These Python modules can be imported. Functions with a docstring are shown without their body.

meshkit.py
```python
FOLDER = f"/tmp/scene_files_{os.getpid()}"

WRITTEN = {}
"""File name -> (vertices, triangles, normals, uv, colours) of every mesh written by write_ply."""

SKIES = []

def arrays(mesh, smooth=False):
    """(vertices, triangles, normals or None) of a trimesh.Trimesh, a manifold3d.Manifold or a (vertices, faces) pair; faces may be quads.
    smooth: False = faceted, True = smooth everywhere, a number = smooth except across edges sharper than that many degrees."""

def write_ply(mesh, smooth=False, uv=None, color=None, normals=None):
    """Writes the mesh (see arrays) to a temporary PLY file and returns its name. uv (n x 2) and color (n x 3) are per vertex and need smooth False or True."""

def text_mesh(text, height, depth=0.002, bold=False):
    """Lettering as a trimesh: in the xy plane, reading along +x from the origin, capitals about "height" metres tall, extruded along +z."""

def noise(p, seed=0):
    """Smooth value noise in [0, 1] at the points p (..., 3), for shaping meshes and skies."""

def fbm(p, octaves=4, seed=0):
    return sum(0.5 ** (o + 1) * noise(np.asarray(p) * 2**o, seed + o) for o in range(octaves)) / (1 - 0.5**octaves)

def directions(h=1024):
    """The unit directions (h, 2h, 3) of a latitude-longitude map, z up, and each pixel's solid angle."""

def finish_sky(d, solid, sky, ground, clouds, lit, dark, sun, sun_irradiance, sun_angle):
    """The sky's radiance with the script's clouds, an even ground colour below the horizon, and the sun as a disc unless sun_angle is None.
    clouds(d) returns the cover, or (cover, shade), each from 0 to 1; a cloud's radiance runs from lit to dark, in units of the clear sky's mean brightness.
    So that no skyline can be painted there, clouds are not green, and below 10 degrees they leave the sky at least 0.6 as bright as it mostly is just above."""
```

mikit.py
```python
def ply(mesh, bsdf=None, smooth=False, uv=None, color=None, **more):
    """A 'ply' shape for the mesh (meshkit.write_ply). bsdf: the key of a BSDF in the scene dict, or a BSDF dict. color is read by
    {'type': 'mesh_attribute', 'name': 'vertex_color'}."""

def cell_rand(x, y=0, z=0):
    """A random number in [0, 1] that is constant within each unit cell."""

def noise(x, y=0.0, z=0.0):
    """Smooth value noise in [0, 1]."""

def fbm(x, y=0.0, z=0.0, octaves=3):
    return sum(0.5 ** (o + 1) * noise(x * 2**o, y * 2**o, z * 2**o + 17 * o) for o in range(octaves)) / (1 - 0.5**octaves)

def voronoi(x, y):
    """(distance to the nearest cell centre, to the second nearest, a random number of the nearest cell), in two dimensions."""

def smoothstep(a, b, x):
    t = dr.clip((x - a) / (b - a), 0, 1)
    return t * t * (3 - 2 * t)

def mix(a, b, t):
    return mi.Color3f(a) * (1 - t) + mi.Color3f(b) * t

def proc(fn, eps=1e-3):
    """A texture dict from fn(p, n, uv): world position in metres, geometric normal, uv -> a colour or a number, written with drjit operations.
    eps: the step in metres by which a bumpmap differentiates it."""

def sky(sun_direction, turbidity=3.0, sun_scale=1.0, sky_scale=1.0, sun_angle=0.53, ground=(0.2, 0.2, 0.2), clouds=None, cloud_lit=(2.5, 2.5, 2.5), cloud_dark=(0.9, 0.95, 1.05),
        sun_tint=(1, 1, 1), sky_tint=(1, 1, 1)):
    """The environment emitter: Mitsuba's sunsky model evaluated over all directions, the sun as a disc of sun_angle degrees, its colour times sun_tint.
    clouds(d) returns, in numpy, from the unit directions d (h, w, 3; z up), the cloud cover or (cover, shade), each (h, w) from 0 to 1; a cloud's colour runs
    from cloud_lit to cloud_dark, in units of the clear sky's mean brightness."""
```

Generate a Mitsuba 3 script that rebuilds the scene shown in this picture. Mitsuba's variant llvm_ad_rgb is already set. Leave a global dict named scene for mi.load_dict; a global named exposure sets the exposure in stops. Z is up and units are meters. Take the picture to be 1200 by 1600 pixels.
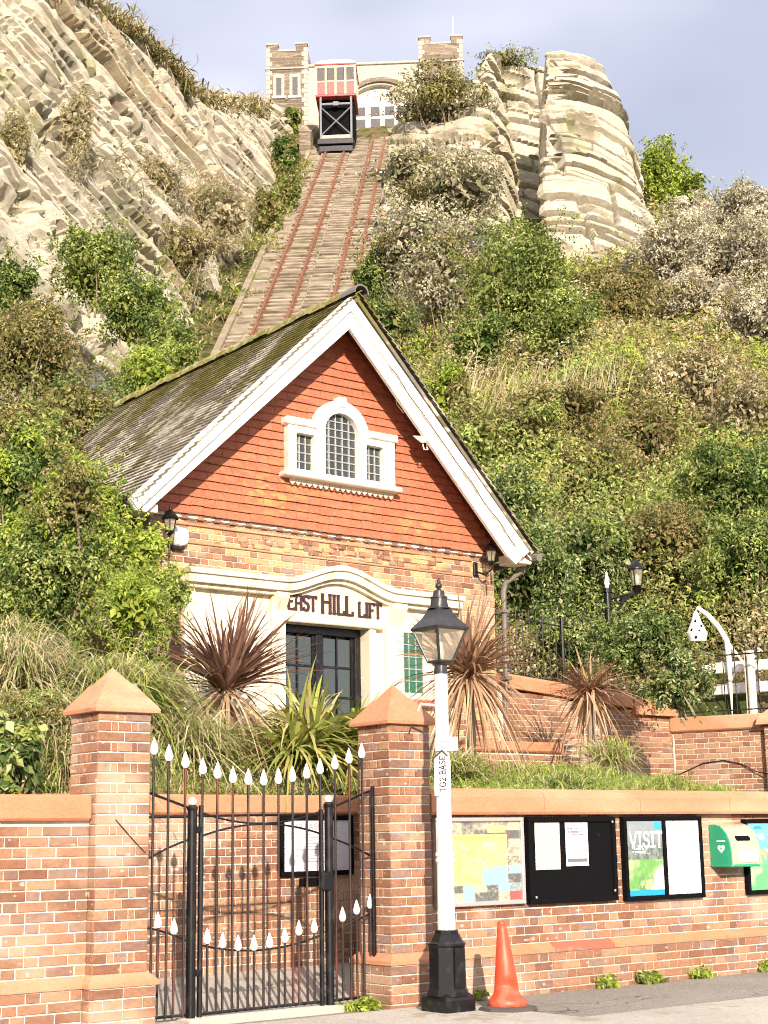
import math, random, numpy as np, trimesh, mitsuba as mi, drjit as dr, mikit, meshkit
from mikit import proc, noise, fbm, smoothstep, mix, voronoi
from shapely.geometry import Polygon, LineString, box as sbox
from shapely import affinity
from shapely.ops import unary_union
from scipy.interpolate import RBFInterpolator
T = mi.ScalarTransform4f
scene, labels = {}, {}
# ------------------------------------------------------------------ camera, sky, exposure
EYE = np.array([0, 0, 1.34])
_p, _r, _a = np.radians(12.10), np.radians(-0.913), np.radians(37.91)
_h = np.array([np.sin(_a), np.cos(_a), 0]); _rt = np.array([np.cos(_a), -np.sin(_a), 0]); _u = np.array([0, 0, 1.0])
FWD = _h * np.cos(_p) + _u * np.sin(_p); _up = -_h * np.sin(_p) + _u * np.cos(_p)
UP = -_rt * np.sin(_r) + _up * np.cos(_r)
scene['camera'] = {'type': 'perspective', 'fov': math.degrees(2 * math.atan(600 / 2394)), 'fov_axis': 'x', 'near_clip': 0.1, 'far_clip': 3000.0,
                   'to_world': T().look_at(origin=EYE.tolist(), target=(EYE + FWD).tolist(), up=UP.tolist())}
exposure = 2.6
_el, _az = np.radians(20.0), np.radians(28.0)
SUN = np.array([-np.sin(_az) * np.cos(_el), -np.cos(_az) * np.cos(_el), np.sin(_el)])
def clouds(d):
    q = d * np.array([2.2, 2.2, 4.5])
    c = meshkit.fbm(q + 3.1, 5, 4)
    cover = np.clip(0.88 + (c - 0.5) * 1.0, 0.6, 1.0)
    return cover, np.clip(0.5 - (c - 0.5) * 3.2, 0, 1)
scene['sky'] = mikit.sky(SUN.tolist(), turbidity=3, sky_scale=0.5, sun_tint=(1.0, 1.15, 1.68), sky_tint=(1.02, 1.0, 1.0), clouds=clouds, cloud_lit=(6.3, 6.3, 6.9), cloud_dark=(3.9, 4.05, 5.0))
# ------------------------------------------------------------------ frames
T0 = np.array([59.11, 80.66, 48.81])                     # top of the railway
HD = np.array([0.6529, 0.7575, 0]); LR = np.array([0.7575, -0.6529, 0]); GR = 0.6984
def tw(s, w, dz=0.0):                                    # s metres uphill of T0, w right, dz above the track
    s, w, dz = np.broadcast_arrays(np.asarray(s, float), np.asarray(w, float), np.asarray(dz, float))
    return T0 + HD * s[..., None] + LR * w[..., None] + np.array([0, 0, 1.0]) * (GR * s + dz)[..., None]
def tl(s, w, z):                                         # the same with a world height
    s, w, z = np.broadcast_arrays(np.asarray(s, float), np.asarray(w, float), np.asarray(z, float))
    q = T0 + HD * s[..., None] + LR * w[..., None]; q[..., 2] = z
    return q
# ------------------------------------------------------------------ naming
_used = {}
def key(name, parent=None):
    base = (parent + '__' if parent else '') + name
    n = _used.get(base, 0); _used[base] = n + 1
    return base if n == 0 else f'{base}_{n:03d}'
def thing(name, label, cat, group=None, kind=None):
    k = key(name); labels[k] = {'label': label, 'category': cat}
    if group: labels[k]['group'] = group
    if kind: labels[k]['kind'] = kind
    return k
def add(name, m, mat, parent=None, smooth=False, uv=None, color=None, label=None, kind=None, k=None):
    k = k or key(name, parent)
    scene[k] = mikit.ply(m, mat, smooth=smooth, uv=uv, color=color)
    if label: labels.setdefault(k, {})['label'] = label
    if kind: labels.setdefault(k, {})['kind'] = kind
    return k
def one(name, label, cat, m, mat, smooth=False, group=None, **kw):   # a thing that is a single mesh
    k = thing(name, label, cat, group); add(name, m, mat, smooth=smooth, k=k, **kw); return k
def struct(name, m, mat, label, smooth=False, **kw):
    k = key(name); labels[k] = {'label': label, 'kind': 'structure'}; add(name, m, mat, smooth=smooth, k=k, **kw); return k
# ------------------------------------------------------------------ meshes: (vertices, triangles)
def cat(ms):
    vs, fs, o = [], [], 0
    for v, f in ms:
        vs.append(v); fs.append(np.asarray(f) + o); o += len(v)
    return np.vstack(vs), np.vstack(fs)
def tm(m): return np.array(m.vertices), np.array(m.faces)
_BF = np.array([[0,2,3],[0,3,1],[4,5,7],[4,7,6],[0,1,5],[0,5,4],[2,6,7],[2,7,3],[0,4,6],[0,6,2],[1,3,7],[1,7,5]])
def box(x0, x1, y0, y1, z0, z1):
    v = np.array([[x, y, z] for z in (z0, z1) for y in (y0, y1) for x in (x0, x1)], float)
    return v, _BF.copy()
def hull(pts): return tm(trimesh.convex.convex_hull(np.asarray(pts, float)))
def cbox(x0, x1, y0, y1, z0, z1, c=0.01):
    p = []
    for a, b, d in ((c, c, 0), (c, 0, c), (0, c, c)):
        for x in (x0 + a, x1 - a):
            for y in (y0 + b, y1 - b):
                for z in (z0 + d, z1 - d): p.append((x, y, z))
    return hull(p)
def tube(pts, r, n=8, cap=True):
    p = np.asarray(pts, float); r = np.broadcast_to(r, (len(p),)).astype(float)
    t = np.gradient(p, axis=0); t /= np.linalg.norm(t, axis=1, keepdims=True) + 1e-12
    ref = np.array([0, 0, 1.0]) if abs(t[len(p)//2][2]) < 0.9 else np.array([1.0, 0, 0])
    a = np.cross(t, ref); a /= np.linalg.norm(a, axis=1, keepdims=True) + 1e-12; b = np.cross(t, a)
    an = np.arange(n) * 2 * np.pi / n
    v = (p[:, None] + r[:, None, None] * (np.cos(an)[None, :, None] * a[:, None] - np.sin(an)[None, :, None] * b[:, None])).reshape(-1, 3)
    i, j = np.meshgrid(np.arange(len(p) - 1), np.arange(n), indexing='ij')
    q = np.stack([i*n+j, i*n+(j+1)%n, (i+1)*n+(j+1)%n, (i+1)*n+j], -1).reshape(-1, 4)
    f = np.vstack([q[:, [0,1,2]], q[:, [0,2,3]]])
    if cap:
        v = np.vstack([v, p[:1], p[-1:]]); m = len(p) * n; k = np.arange(n)
        f = np.vstack([f, np.stack([k*0+m, (k+1)%n, k], 1), np.stack([k*0+m+1, (len(p)-1)*n+k, (len(p)-1)*n+(k+1)%n], 1)])
    return v, f
def lathe(prof, n=24, c=(0, 0, 0), rot=0.0, sx=1, sy=1):
    pr = np.asarray(prof, float); an = np.arange(n) * 2 * np.pi / n + rot
    v = np.stack([pr[:, None, 0] * np.cos(an) * sx + c[0], pr[:, None, 0] * np.sin(an) * sy + c[1], np.broadcast_to(pr[:, None, 1] + c[2], (len(pr), n))], -1).reshape(-1, 3)
    i, j = np.meshgrid(np.arange(len(pr) - 1), np.arange(n), indexing='ij')
    q = np.stack([i*n+j, i*n+(j+1)%n, (i+1)*n+(j+1)%n, (i+1)*n+j], -1).reshape(-1, 4)
    return v, np.vstack([q[:, [0,1,2]], q[:, [0,2,3]]])
def grid(P):                                             # P (a,b,3)
    a, b = P.shape[:2]; i, j = np.meshgrid(np.arange(a - 1), np.arange(b - 1), indexing='ij')
    q = np.stack([i*b+j, i*b+j+1, (i+1)*b+j+1, (i+1)*b+j], -1).reshape(-1, 4)
    return P.reshape(-1, 3), np.vstack([q[:, [0,1,2]], q[:, [0,2,3]]])
def ext(poly, t):
    gs = [g for g in getattr(poly, 'geoms', [poly]) if g.area > 1e-7]
    return cat([tm(trimesh.creation.extrude_polygon(g, t, engine='earcut')) for g in gs])
def face(poly, y, t):                                    # XZ polygon, front at y, t thick away from the street
    v, f = ext(poly, t); return np.stack([v[:, 0], y + t - v[:, 2], v[:, 1]], 1), f
def xform(m, M):
    v, f = m; M = np.asarray(M, float); return v @ M[:3, :3].T + M[:3, 3], f
def tlm(m):                                              # local (w, s, z) of the railway frame -> world
    v, f = m; q = tl(v[:, 1], v[:, 0], v[:, 2]); return q, np.asarray(f)
def tilt(m):                                             # local (w, s, dz above track) -> world
    v, f = m; return tw(v[:, 1], v[:, 0], v[:, 2]), np.asarray(f)
def ring(c, r, n=24, a0=0, a1=360): return [(c[0] + r * math.cos(math.radians(a)), c[1] + r * math.sin(math.radians(a))) for a in np.linspace(a0, a1, n)]
def hsh(*k):                                             # numpy hash -> [0,1)
    h = np.zeros(np.broadcast(*k).shape, np.int64)
    for i, x in enumerate(k): h = h + np.asarray(x, np.int64) * (374761393, 668265263, 2147483647, 97531117)[i]
    h &= 0xFFFFFFFF; h = ((h ^ (h >> 13)) * 1274126177) & 0xFFFFFFFF
    return ((h ^ (h >> 16)) & 0xFFFFFF) / 16777216.0
# ------------------------------------------------------------------ materials
def P(base, rough=0.7, spec=0.4, **kw):
    b = base if isinstance(base, dict) else {'type': 'rgb', 'value': list(base)}
    return {'type': 'twosided', 'bsdf': {'type': 'principled', 'base_color': b, 'roughness': rough, 'specular': spec, **kw}}
def mat(name, b): scene['mat_' + name] = b; return 'mat_' + name
def C(*c): return mi.Color3f(*c)
def f_brick(p, n, uv):
    t = uv.x
    c = mix(C(.27,.13,.075), C(.33,.175,.105), smoothstep(.0,.35,t)); c = mix(c, C(.215,.105,.065), smoothstep(.38,.55,t)); c = mix(c, C(.38,.235,.14), smoothstep(.6,.75,t))
    c = mix(c, C(.22,.13,.10), smoothstep(.82,.92,t)); c = mix(c, C(.33,.24,.18), smoothstep(.95,.99,t))
    g = fbm(p.x * 45, p.y * 45, p.z * 45, 3); c = c * (.72 + .56 * g)
    s = fbm(p.x * 1.1 + 7, p.y * 1.1, p.z * 1.4, 4); c = mix(c, C(.55,.42,.30), smoothstep(.52,.72,s) * .6); c = mix(c, C(.16,.09,.07), smoothstep(.62,.78,fbm(p.x * 2.3 + 3, p.y * 2, p.z * 3.1, 3)) * .45)
    w = noise(p.x * 18, p.y * 18, p.z * 26); c = mix(c, C(.58,.50,.40), smoothstep(.80,.92,w) * .6)
    return c
M_BRICK = mat('brick', P(proc(f_brick), .85, .25))
def f_mortar(p, n, uv):
    g = fbm(p.x * 30, p.y * 30, p.z * 30, 3); s = fbm(p.x * .9, p.y * .9, p.z * 1.5, 3)
    return mix(C(.74,.68,.57), C(.54,.48,.39), smoothstep(.45,.78,s)) * (.8 + .4 * g)
M_MORTAR = mat('mortar', P(proc(f_mortar), .95, .1))
def f_terra(p, n, uv):
    g = fbm(p.x * 7, p.y * 7, p.z * 7, 4); h = fbm(p.x * 60, p.y * 60, p.z * 60, 2); s = fbm(p.x * .7 + 3, p.y * .7, p.z * 2, 3)
    c = mix(C(.50,.205,.105), C(.53,.26,.145), g); c = mix(c, C(.56,.355,.225), smoothstep(.5,.72,s) * .7); c = mix(c, C(.30,.20,.12), smoothstep(.66,.8,fbm(p.x * 3, p.y * 3, p.z * 9, 3)) * .45)
    return c * (.85 + .3 * h)
M_TERRA = mat('terracotta', P(proc(f_terra), .75, .3))
M_REDPAINT = mat('red_paint', P(proc(lambda p, n, uv: mix(C(.46,.13,.08), C(.5,.30,.2), smoothstep(.5,.8,fbm(p.x * 9, p.y * 9, p.z * 9, 3)))), .7))
def f_tile(p, n, uv):
    t = uv.x; c = mix(C(.42,.135,.075), C(.47,.17,.095), smoothstep(.1,.6,t)); c = mix(C(.45,.15,.082), c, .45)
    g = fbm(p.x * 26, p.y * 26, p.z * 26, 3); c = c * (.75 + .5 * g)
    l = fbm(p.x * 9, 3, p.z * 14, 3); d1 = dr.square((p.x - 10.0) / .5) + dr.square((p.z - 5.42) / .2); d2 = dr.square((p.x - 12.4) / .42) + dr.square((p.z - 5.30) / .13); w = dr.exp(-d1) + dr.exp(-d2) + .25 * smoothstep(.6, .8, noise(p.x * 1.4 + 2, 0, p.z * 1.4 + 9))
    c = mix(c, C(.47,.33,.10), smoothstep(.44,.66,l) * dr.minimum(w, 1) * .7); return mix(c, C(.20,.09,.06), smoothstep(.62,.8,fbm(p.x * 2.5, 1, p.z * 7, 3)) * .35)
M_TILE = mat('hung_tile', P(proc(f_tile), .8, .25))
def f_roof(p, n, uv):
    u = p.y; d = p.z
    st = fbm(u * 2.6 + d * .35, d * .55, 0, 4); fine = fbm(u * 22, d * 9, p.x * 9, 3)
    c = mix(C(.16,.135,.105), C(.30,.27,.22), fine)
    c = mix(c, C(.135,.12,.045), smoothstep(.47,.60,st + (fine - .5) * .25))
    c = mix(c, C(.56,.53,.44), smoothstep(.53,.63,fbm(u * 5, d * 4.5, 5, 4) + (fine - .5) * .3) * .8)
    return mix(c, C(.165,.15,.045), smoothstep(6.9, 8.0, d + (st - .5) * 2.4) * .85)
M_ROOF = mat('roof_tile', P(proc(f_roof), .95, .1))
M_MOSSRIDGE = mat('moss_ridge', P(proc(lambda p, n, uv: mix(C(.18,.165,.05), C(.34,.31,.17), smoothstep(.4,.7,fbm(p.x * 14, p.y * 14, p.z * 14, 3)))), .95, .1))
def f_white(p, n, uv):
    s = fbm(p.x * 2, p.y * 2, p.z * 5, 4); c = mix(C(.80,.77,.70), C(.72,.68,.58), smoothstep(.4,.75,s))
    return mix(c, C(.40,.35,.27), smoothstep(.58,.76,fbm(p.x * 9, p.y * 9, p.z * 2.2, 4)) * .45)
M_WHITE = mat('white_paint', P(proc(f_white), .5, .4))
M_CREAM = mat('cream_render', P(proc(lambda p, n, uv: mix(C(.76,.69,.53), C(.66,.58,.43), smoothstep(.35,.75,fbm(p.x * 1.6, p.y * 1.6, p.z * 2.6, 4))) * (1 - .28 * smoothstep(.52,.74,fbm(p.x * 8, p.y * 8, p.z * 1.1, 4)))), .7, .3))
M_POSTWHITE = mat('post_white', P(proc(lambda p, n, uv: mix(C(.80,.77,.70), C(.58,.50,.38), smoothstep(.58,.78,fbm(p.x * 8, p.y * 8, p.z * 3, 4)))), .35, .5))
M_BLACK = mat('black_paint', P(proc(lambda p, n, uv: mix(C(.006,.006,.007), C(.022,.021,.02), smoothstep(.5,.8,fbm(p.x * 20, p.y * 20, p.z * 12, 3)))), .32, .5))
M_RUSTBLACK = mat('rusty_black', P(proc(lambda p, n, uv: mix(C(.022,.016,.015), C(.12,.035,.02), smoothstep(.52,.72,fbm(p.x * 7, p.y * 7, p.z * 2.2, 3)))), .5, .4))
M_GREYBLACK = mat('lamp_grey', P(proc(lambda p, n, uv: mix(C(.020,.020,.022), C(.045,.043,.042), fbm(p.x * 15, p.y * 15, p.z * 15, 3))), .35, .5))
M_IVORY = mat('ivory_finial', P((.82, .78, .68), .4, .5))
M_RUST = mat('rusty_rail', P(proc(lambda p, n, uv: mix(C(.23,.105,.055), C(.12,.062,.04), fbm(p.x * 5, p.y * 5, p.z * 5, 3))), .8, .3))
M_SLEEPER = mat('sleeper', P(proc(lambda p, n, uv: mix(C(.31,.265,.20), C(.16,.125,.085), smoothstep(.3,.8,fbm(p.x * 2 + uv.x * 9, p.y * 2, p.z * 4, 3))) * (.75 + .4 * uv.x)), .95, .1))
def f_bed(p, n, uv):
    c = mix(C(.30,.26,.19), C(.17,.135,.09), fbm(p.x * 1.8, p.y * 1.8, p.z * 2.5, 4))
    return mix(c, C(.16,.18,.06), smoothstep(.62,.76,fbm(p.x * .5, p.y * .5, p.z * .6, 3)) * .6)
M_BED = mat('track_bed', P(proc(f_bed), .95, .1))
def f_rock(p, n, uv):
    a = fbm(p.x * .35, p.y * .35, p.z * .5, 4); b = fbm(p.x * 2.6, p.y * 2.6, p.z * 4.5, 4); l = uv.x
    c = mix(C(.50,.46,.35), C(.38,.345,.26), a); c = mix(c, C(.58,.54,.44), smoothstep(.55,.8,b)); c = mix(c, C(.36,.27,.15), smoothstep(.72,.95,l) * .55)
    c = mix(c, C(.33,.19,.09), smoothstep(.68,.8,fbm(p.x * .8 + 9, p.y * .8, p.z * 1.6, 3)) * .5)
    g = smoothstep(.58,.72,fbm(p.x * .6 + 4, p.y * .6, p.z * .35, 4)); c = mix(c, C(.27,.27,.12), g * .55)
    c = mix(c, C(.19,.175,.14), smoothstep(.56,.74,fbm(p.x * .9, p.y * .9 + 3, p.z * .22, 4)) * .6); return c * (.80 + .40 * fbm(p.x * 9, p.y * 9, p.z * 14, 2))
M_ROCK = mat('sandstone', P(proc(f_rock), .95, .1))
def f_soil(p, n, uv):
    a = fbm(p.x * .8, p.y * .8, p.z * .8, 4); c = mix(C(.085,.07,.035), C(.15,.125,.06), a)
    return mix(c, C(.05,.065,.02), smoothstep(.45,.65,fbm(p.x * 2.2 + 5, p.y * 2.2, p.z * 2.2, 3)))
M_SOIL = mat('undergrowth_soil', P(proc(f_soil), 1.0, .0))
def f_asphalt(p, n, uv):
    g = fbm(p.x * 70, p.y * 70, 0, 2); s = fbm(p.x * 1.1, p.y * 1.1, 2, 4); c = mix(C(.13,.12,.10), C(.205,.19,.165), s) * (.65 + .7 * g)
    cr = dr.abs(fbm(p.x * .9 + 3, p.y * 1.5, 9, 4) - .5); c = mix(C(.06,.055,.045), c, smoothstep(.0,.010,cr)); return c
M_ASPHALT = mat('asphalt', P(proc(f_asphalt), .95, .15))
def f_slab(p, n, uv):
    g = fbm(p.x * 50, p.y * 50, 0, 2); s = fbm(p.x * 1.7, p.y * 1.7, 5, 4); c = mix(C(.26,.24,.205), C(.35,.325,.275), s) * (.8 + .4 * g)
    return mix(c, C(.2,.17,.12), smoothstep(.64,.76,fbm(p.x * 4, p.y * 4, 1, 3)) * .6)
M_SLAB = mat('paving_slab', P(proc(f_slab), .9, .2))
M_TRUNK = mat('bark', P(proc(lambda p, n, uv: mix(C(.40,.34,.25), C(.20,.15,.10), fbm(p.x * 12, p.y * 12, p.z * 4, 3))), .9, .1))
def f_stone(p, n, uv):
    f1, f2, r = voronoi(p.x * 2.2 + p.y * 2.2, p.z * 3.6)
    c = mix(C(.26,.205,.15), C(.15,.12,.09), r); return mix(C(.33,.29,.23), c, smoothstep(.02,.10,f2 - f1)) * (.8 + .4 * fbm(p.x * 6, p.y * 6, p.z * 6, 2))
M_STONE = mat('tower_stone', P(proc(f_stone), .95, .1))
M_PALESTONE = mat('pale_stone', P((.46, .42, .35), .9, .2))
M_CARRED = mat('car_red', P((.48, .085, .08), .35, .5))
M_CARCREAM = mat('car_cream', P((.60, .45, .27), .4, .5))
M_CONE = mat('cone_orange', P(proc(lambda p, n, uv: mix(C(.70,.075,.03), C(.66,.14,.08), smoothstep(.4,.8,fbm(p.x * 16, p.y * 16, p.z * 7, 3)))), .45, .5))
M_RUBBER = mat('rubber', P((.085, .075, .065), .8, .2))
M_METAL = mat('aluminium', P((.62, .60, .56), .35, .5, metallic=.6))
M_DARKPANE = mat('dim_pane', P((.13, .125, .12), .1, .5))
M_GREYPAINT = mat('grey_paint', P((.17, .18, .20), .5, .4))
M_GREEN = mat('green_plastic', P((.02, .30, .16), .35, .5))
M_PALEGREEN = mat('smoky_cover', P((.36, .40, .28), .25, .5))
M_BOARD = mat('board_black', P((.005, .005, .006), .8, .08))
M_INTERIOR = mat('dark_interior', P((.02, .024, .024), .9, .1))
M_LEADED = mat('leaded_dark', P((.035, .045, .04), .12, .6))
M_GREENPANE = mat('green_pane', P((.03, .13, .07), .12, .6))
M_PAPER = mat('paper', P((.70, .69, .67), .7, .3))
M_INK = mat('ink', P((.05, .05, .06), .8, .2))
M_GREYINK = mat('grey_ink', P((.32, .32, .34), .8, .2))
M_LETTER = mat('sign_letter', P((.055, .022, .025), .5, .4))
M_PIPE = mat('pipe_grey', P((.16, .145, .125), .5, .4))
M_WIRE = mat('wire', P((.02, .015, .015), .6, .3))
M_GLASS = mat('window_glass', {'type': 'thindielectric', 'int_ior': 1.5})
def f_lampglass(p, n, uv): return mix(C(.62,.56,.42), C(.38,.33,.24), fbm(p.x * 7, p.y * 7, p.z * 7, 3))
M_LAMPGLASS = mat('lamp_glass', {'type': 'blendbsdf', 'weight': .38, 'a': {'type': 'thindielectric', 'int_ior': 1.5}, 'b': P(proc(f_lampglass), .5, .3)})
VC = {'type': 'mesh_attribute', 'name': 'vertex_color'}
M_LEAF = mat('leaf', {'type': 'principledthin', 'base_color': VC, 'roughness': .5, 'diff_trans': .5, 'eta': 1.4, 'spec_trans': 0.0})
M_GLOSSLEAF = mat('gloss_leaf', {'type': 'principledthin', 'base_color': VC, 'roughness': .28, 'diff_trans': .5, 'eta': 1.5, 'spec_trans': 0.0})
M_BLADE = mat('blade', {'type': 'principledthin', 'base_color': VC, 'roughness': .5, 'diff_trans': .5, 'eta': 1.4, 'spec_trans': 0.0})
def vcol(v, c): return np.tile(np.asarray(c, float), (len(v), 1))
# ------------------------------------------------------------------ brickwork: one entry per brick
_bt = {}
def brick_unit(tone, nx):                                # unit brick: x 0..1, z 0..1, y 0 (front) .. 1 (back); chamfered front
    cx, cz = .025 if nx else .05, .07
    v = np.array([[0,1,0],[1,1,0],[1,1,1],[0,1,1],[0,.06,0],[1,.06,0],[1,.06,1],[0,.06,1],[cx,0,cz],[1-cx,0,cz],[1-cx,0,1-cz],[cx,0,1-cz]], float)
    f = np.array([[8,9,10],[8,10,11],[4,5,9],[4,9,8],[5,6,10],[5,10,9],[6,7,11],[6,11,10],[7,4,8],[7,8,11],[0,1,5],[0,5,4],[1,2,6],[1,6,5],[2,3,7],[2,7,6],[3,0,4],[3,4,7]])
    return v, f
def brick_ply(q, nx, m=None):
    m = m or M_BRICK
    if (q, nx, m) not in _bt:
        v, f = brick_unit(0, nx); _bt[q, nx, m] = mikit.ply((v, f), m, uv=np.tile([(q + .5) / 16, .5], (len(v), 1)))
    return _bt[q, nx, m]
def place(b, M): return {**b, 'to_world': T(np.asarray(M, float))}
def lay(parent, rows, frame, limit=300, name='brick', rng=None, tones=None, depth=.05, m=None, stuff='brickwork', lean=0.0):
    """rows: list of (u0,u1,z0,z1,priority). frame: 4x4 from local (u, depth, z) to world. The first `limit` become parts, the rest one part."""
    rows = sorted(rows, key=lambda r: -r[4]); rest = []
    for i, (u0, u1, z0, z1, _) in enumerate(rows):
        q = int(rng.random() * 16) if tones is None else tones(rng)
        jy, jr = rng.normal(0, .0018), rng.normal(0, .003)
        L = np.array([[u1-u0, 0, 0, u0], [0, depth, lean, jy - .003], [(u1-u0) * jr, 0, z1-z0, z0], [0, 0, 0, 1.0]])
        M = frame @ L
        if i < limit: scene[key(name, parent)] = place(brick_ply(q, u1 - u0 > .16, m), M)
        else:
            v, f = brick_unit(0, u1 - u0 > .16); rest.append((xform((v, f), M), q))
    if rest:
        uv = np.vstack([np.tile([(q + .5) / 16, .5], (len(r[0]), 1)) for r, q in rest])
        add(stuff, cat([r for r, _ in rest]), m or M_BRICK, parent, uv=uv, kind='stuff')
def courses(poly, z0, z1, rng, bond='flemish', h=.075, prio=None, phase=0):
    """cut courses of bricks out of an XZ polygon"""
    rows, k, z = [], phase, z0
    x0, _, x1, _ = poly.bounds
    while z < z1 - .03:
        zt = min(z + h - .010, z1)
        cut = poly.intersection(LineString([(x0 - 1, (z + zt) / 2), (x1 + 1, (z + zt) / 2)]))
        for seg in getattr(cut, 'geoms', [cut]):
            if seg.is_empty or seg.geom_type != 'LineString': continue
            a, _, b, _ = seg.bounds
            pat = {'flemish': [.215, .1025], 'english': [[.215], [.1025]][k % 2], 'stretcher': [.215], 'garden': [.215, .215, .1025]}[bond]
            u = a if bond != 'flemish' and bond != 'garden' else a
            off = {'flemish': (.0 if k % 2 else .05), 'english': (0 if k % 2 == 0 else .0), 'stretcher': (k % 2) * .1125, 'garden': (k % 3) * .17}[bond]
            first = True; i = k
            while u < b - .03:
                w = pat[i % len(pat)]
                if first and off: w = max(.05, off if bond == 'stretcher' else w - off)
                e = min(u + w, b)
                if b - e < .045: e = b
                rows.append((u, e, z, zt, prio(u, z) if prio else 0)); u = e + .010; i += 1; first = False
        z += h; k += 1
    return rows
def FR(y): return np.array([[1, 0, 0, 0], [0, 1, 0, y], [0, 0, 1, 0], [0, 0, 0, 1.0]])
def FRL(x, y): return np.array([[0, 1, 0, x], [-1, 0, 0, y], [0, 0, 1, 0], [0, 0, 0, 1.0]])      # face looking to -X; u runs towards -Y
# =================================================================== GROUND
struct('ground', box(-900, 900, -900, 900, -1.2, -.012), M_ASPHALT, 'ground reaching to the horizon')
struct('pavement', box(-30, 40, 2.0, 10.6, -.2, 0.0), M_ASPHALT, 'worn grey asphalt pavement along the foot of the brick wall')
rs = random.Random(5)
pv = key('paving'); labels[pv] = {'label': 'pale paving slabs in front of the gate', 'kind': 'structure'}
add('paving', box(2.0, 8.62, 8.0, 10.2, -.05, .004), M_MORTAR, k=pv)
xs = [2.0 + .66 * i for i in range(11)]
for i in range(10):
    for j, (a, b) in enumerate(((8.0, 8.75), (8.76, 9.5), (9.51, 10.19))):
        x0 = xs[i] + (.2 if j % 2 else 0); x1 = min(x0 + .65, 8.6)
        if x1 - x0 > .1: add('slab', cbox(x0, x1, a, b, -.02, .010 + rs.uniform(0, .004), .006), M_SLAB, pv)
struct('road', box(8.63, 40, 5.0, 8.72, -.05, .006), M_SLAB, 'lighter concrete strip of the pavement beyond the asphalt')
struct('path', hull([(5.0, 10.56, -.1), (9.4, 10.56, -.1), (5.0, 10.56, .03), (9.4, 10.56, .03), (5.0, 12.45, -.1), (9.4, 12.45, -.1), (5.0, 12.45, .17), (9.4, 12.45, .2)]), M_SLAB, 'pale sloping concrete path behind the gate')
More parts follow.
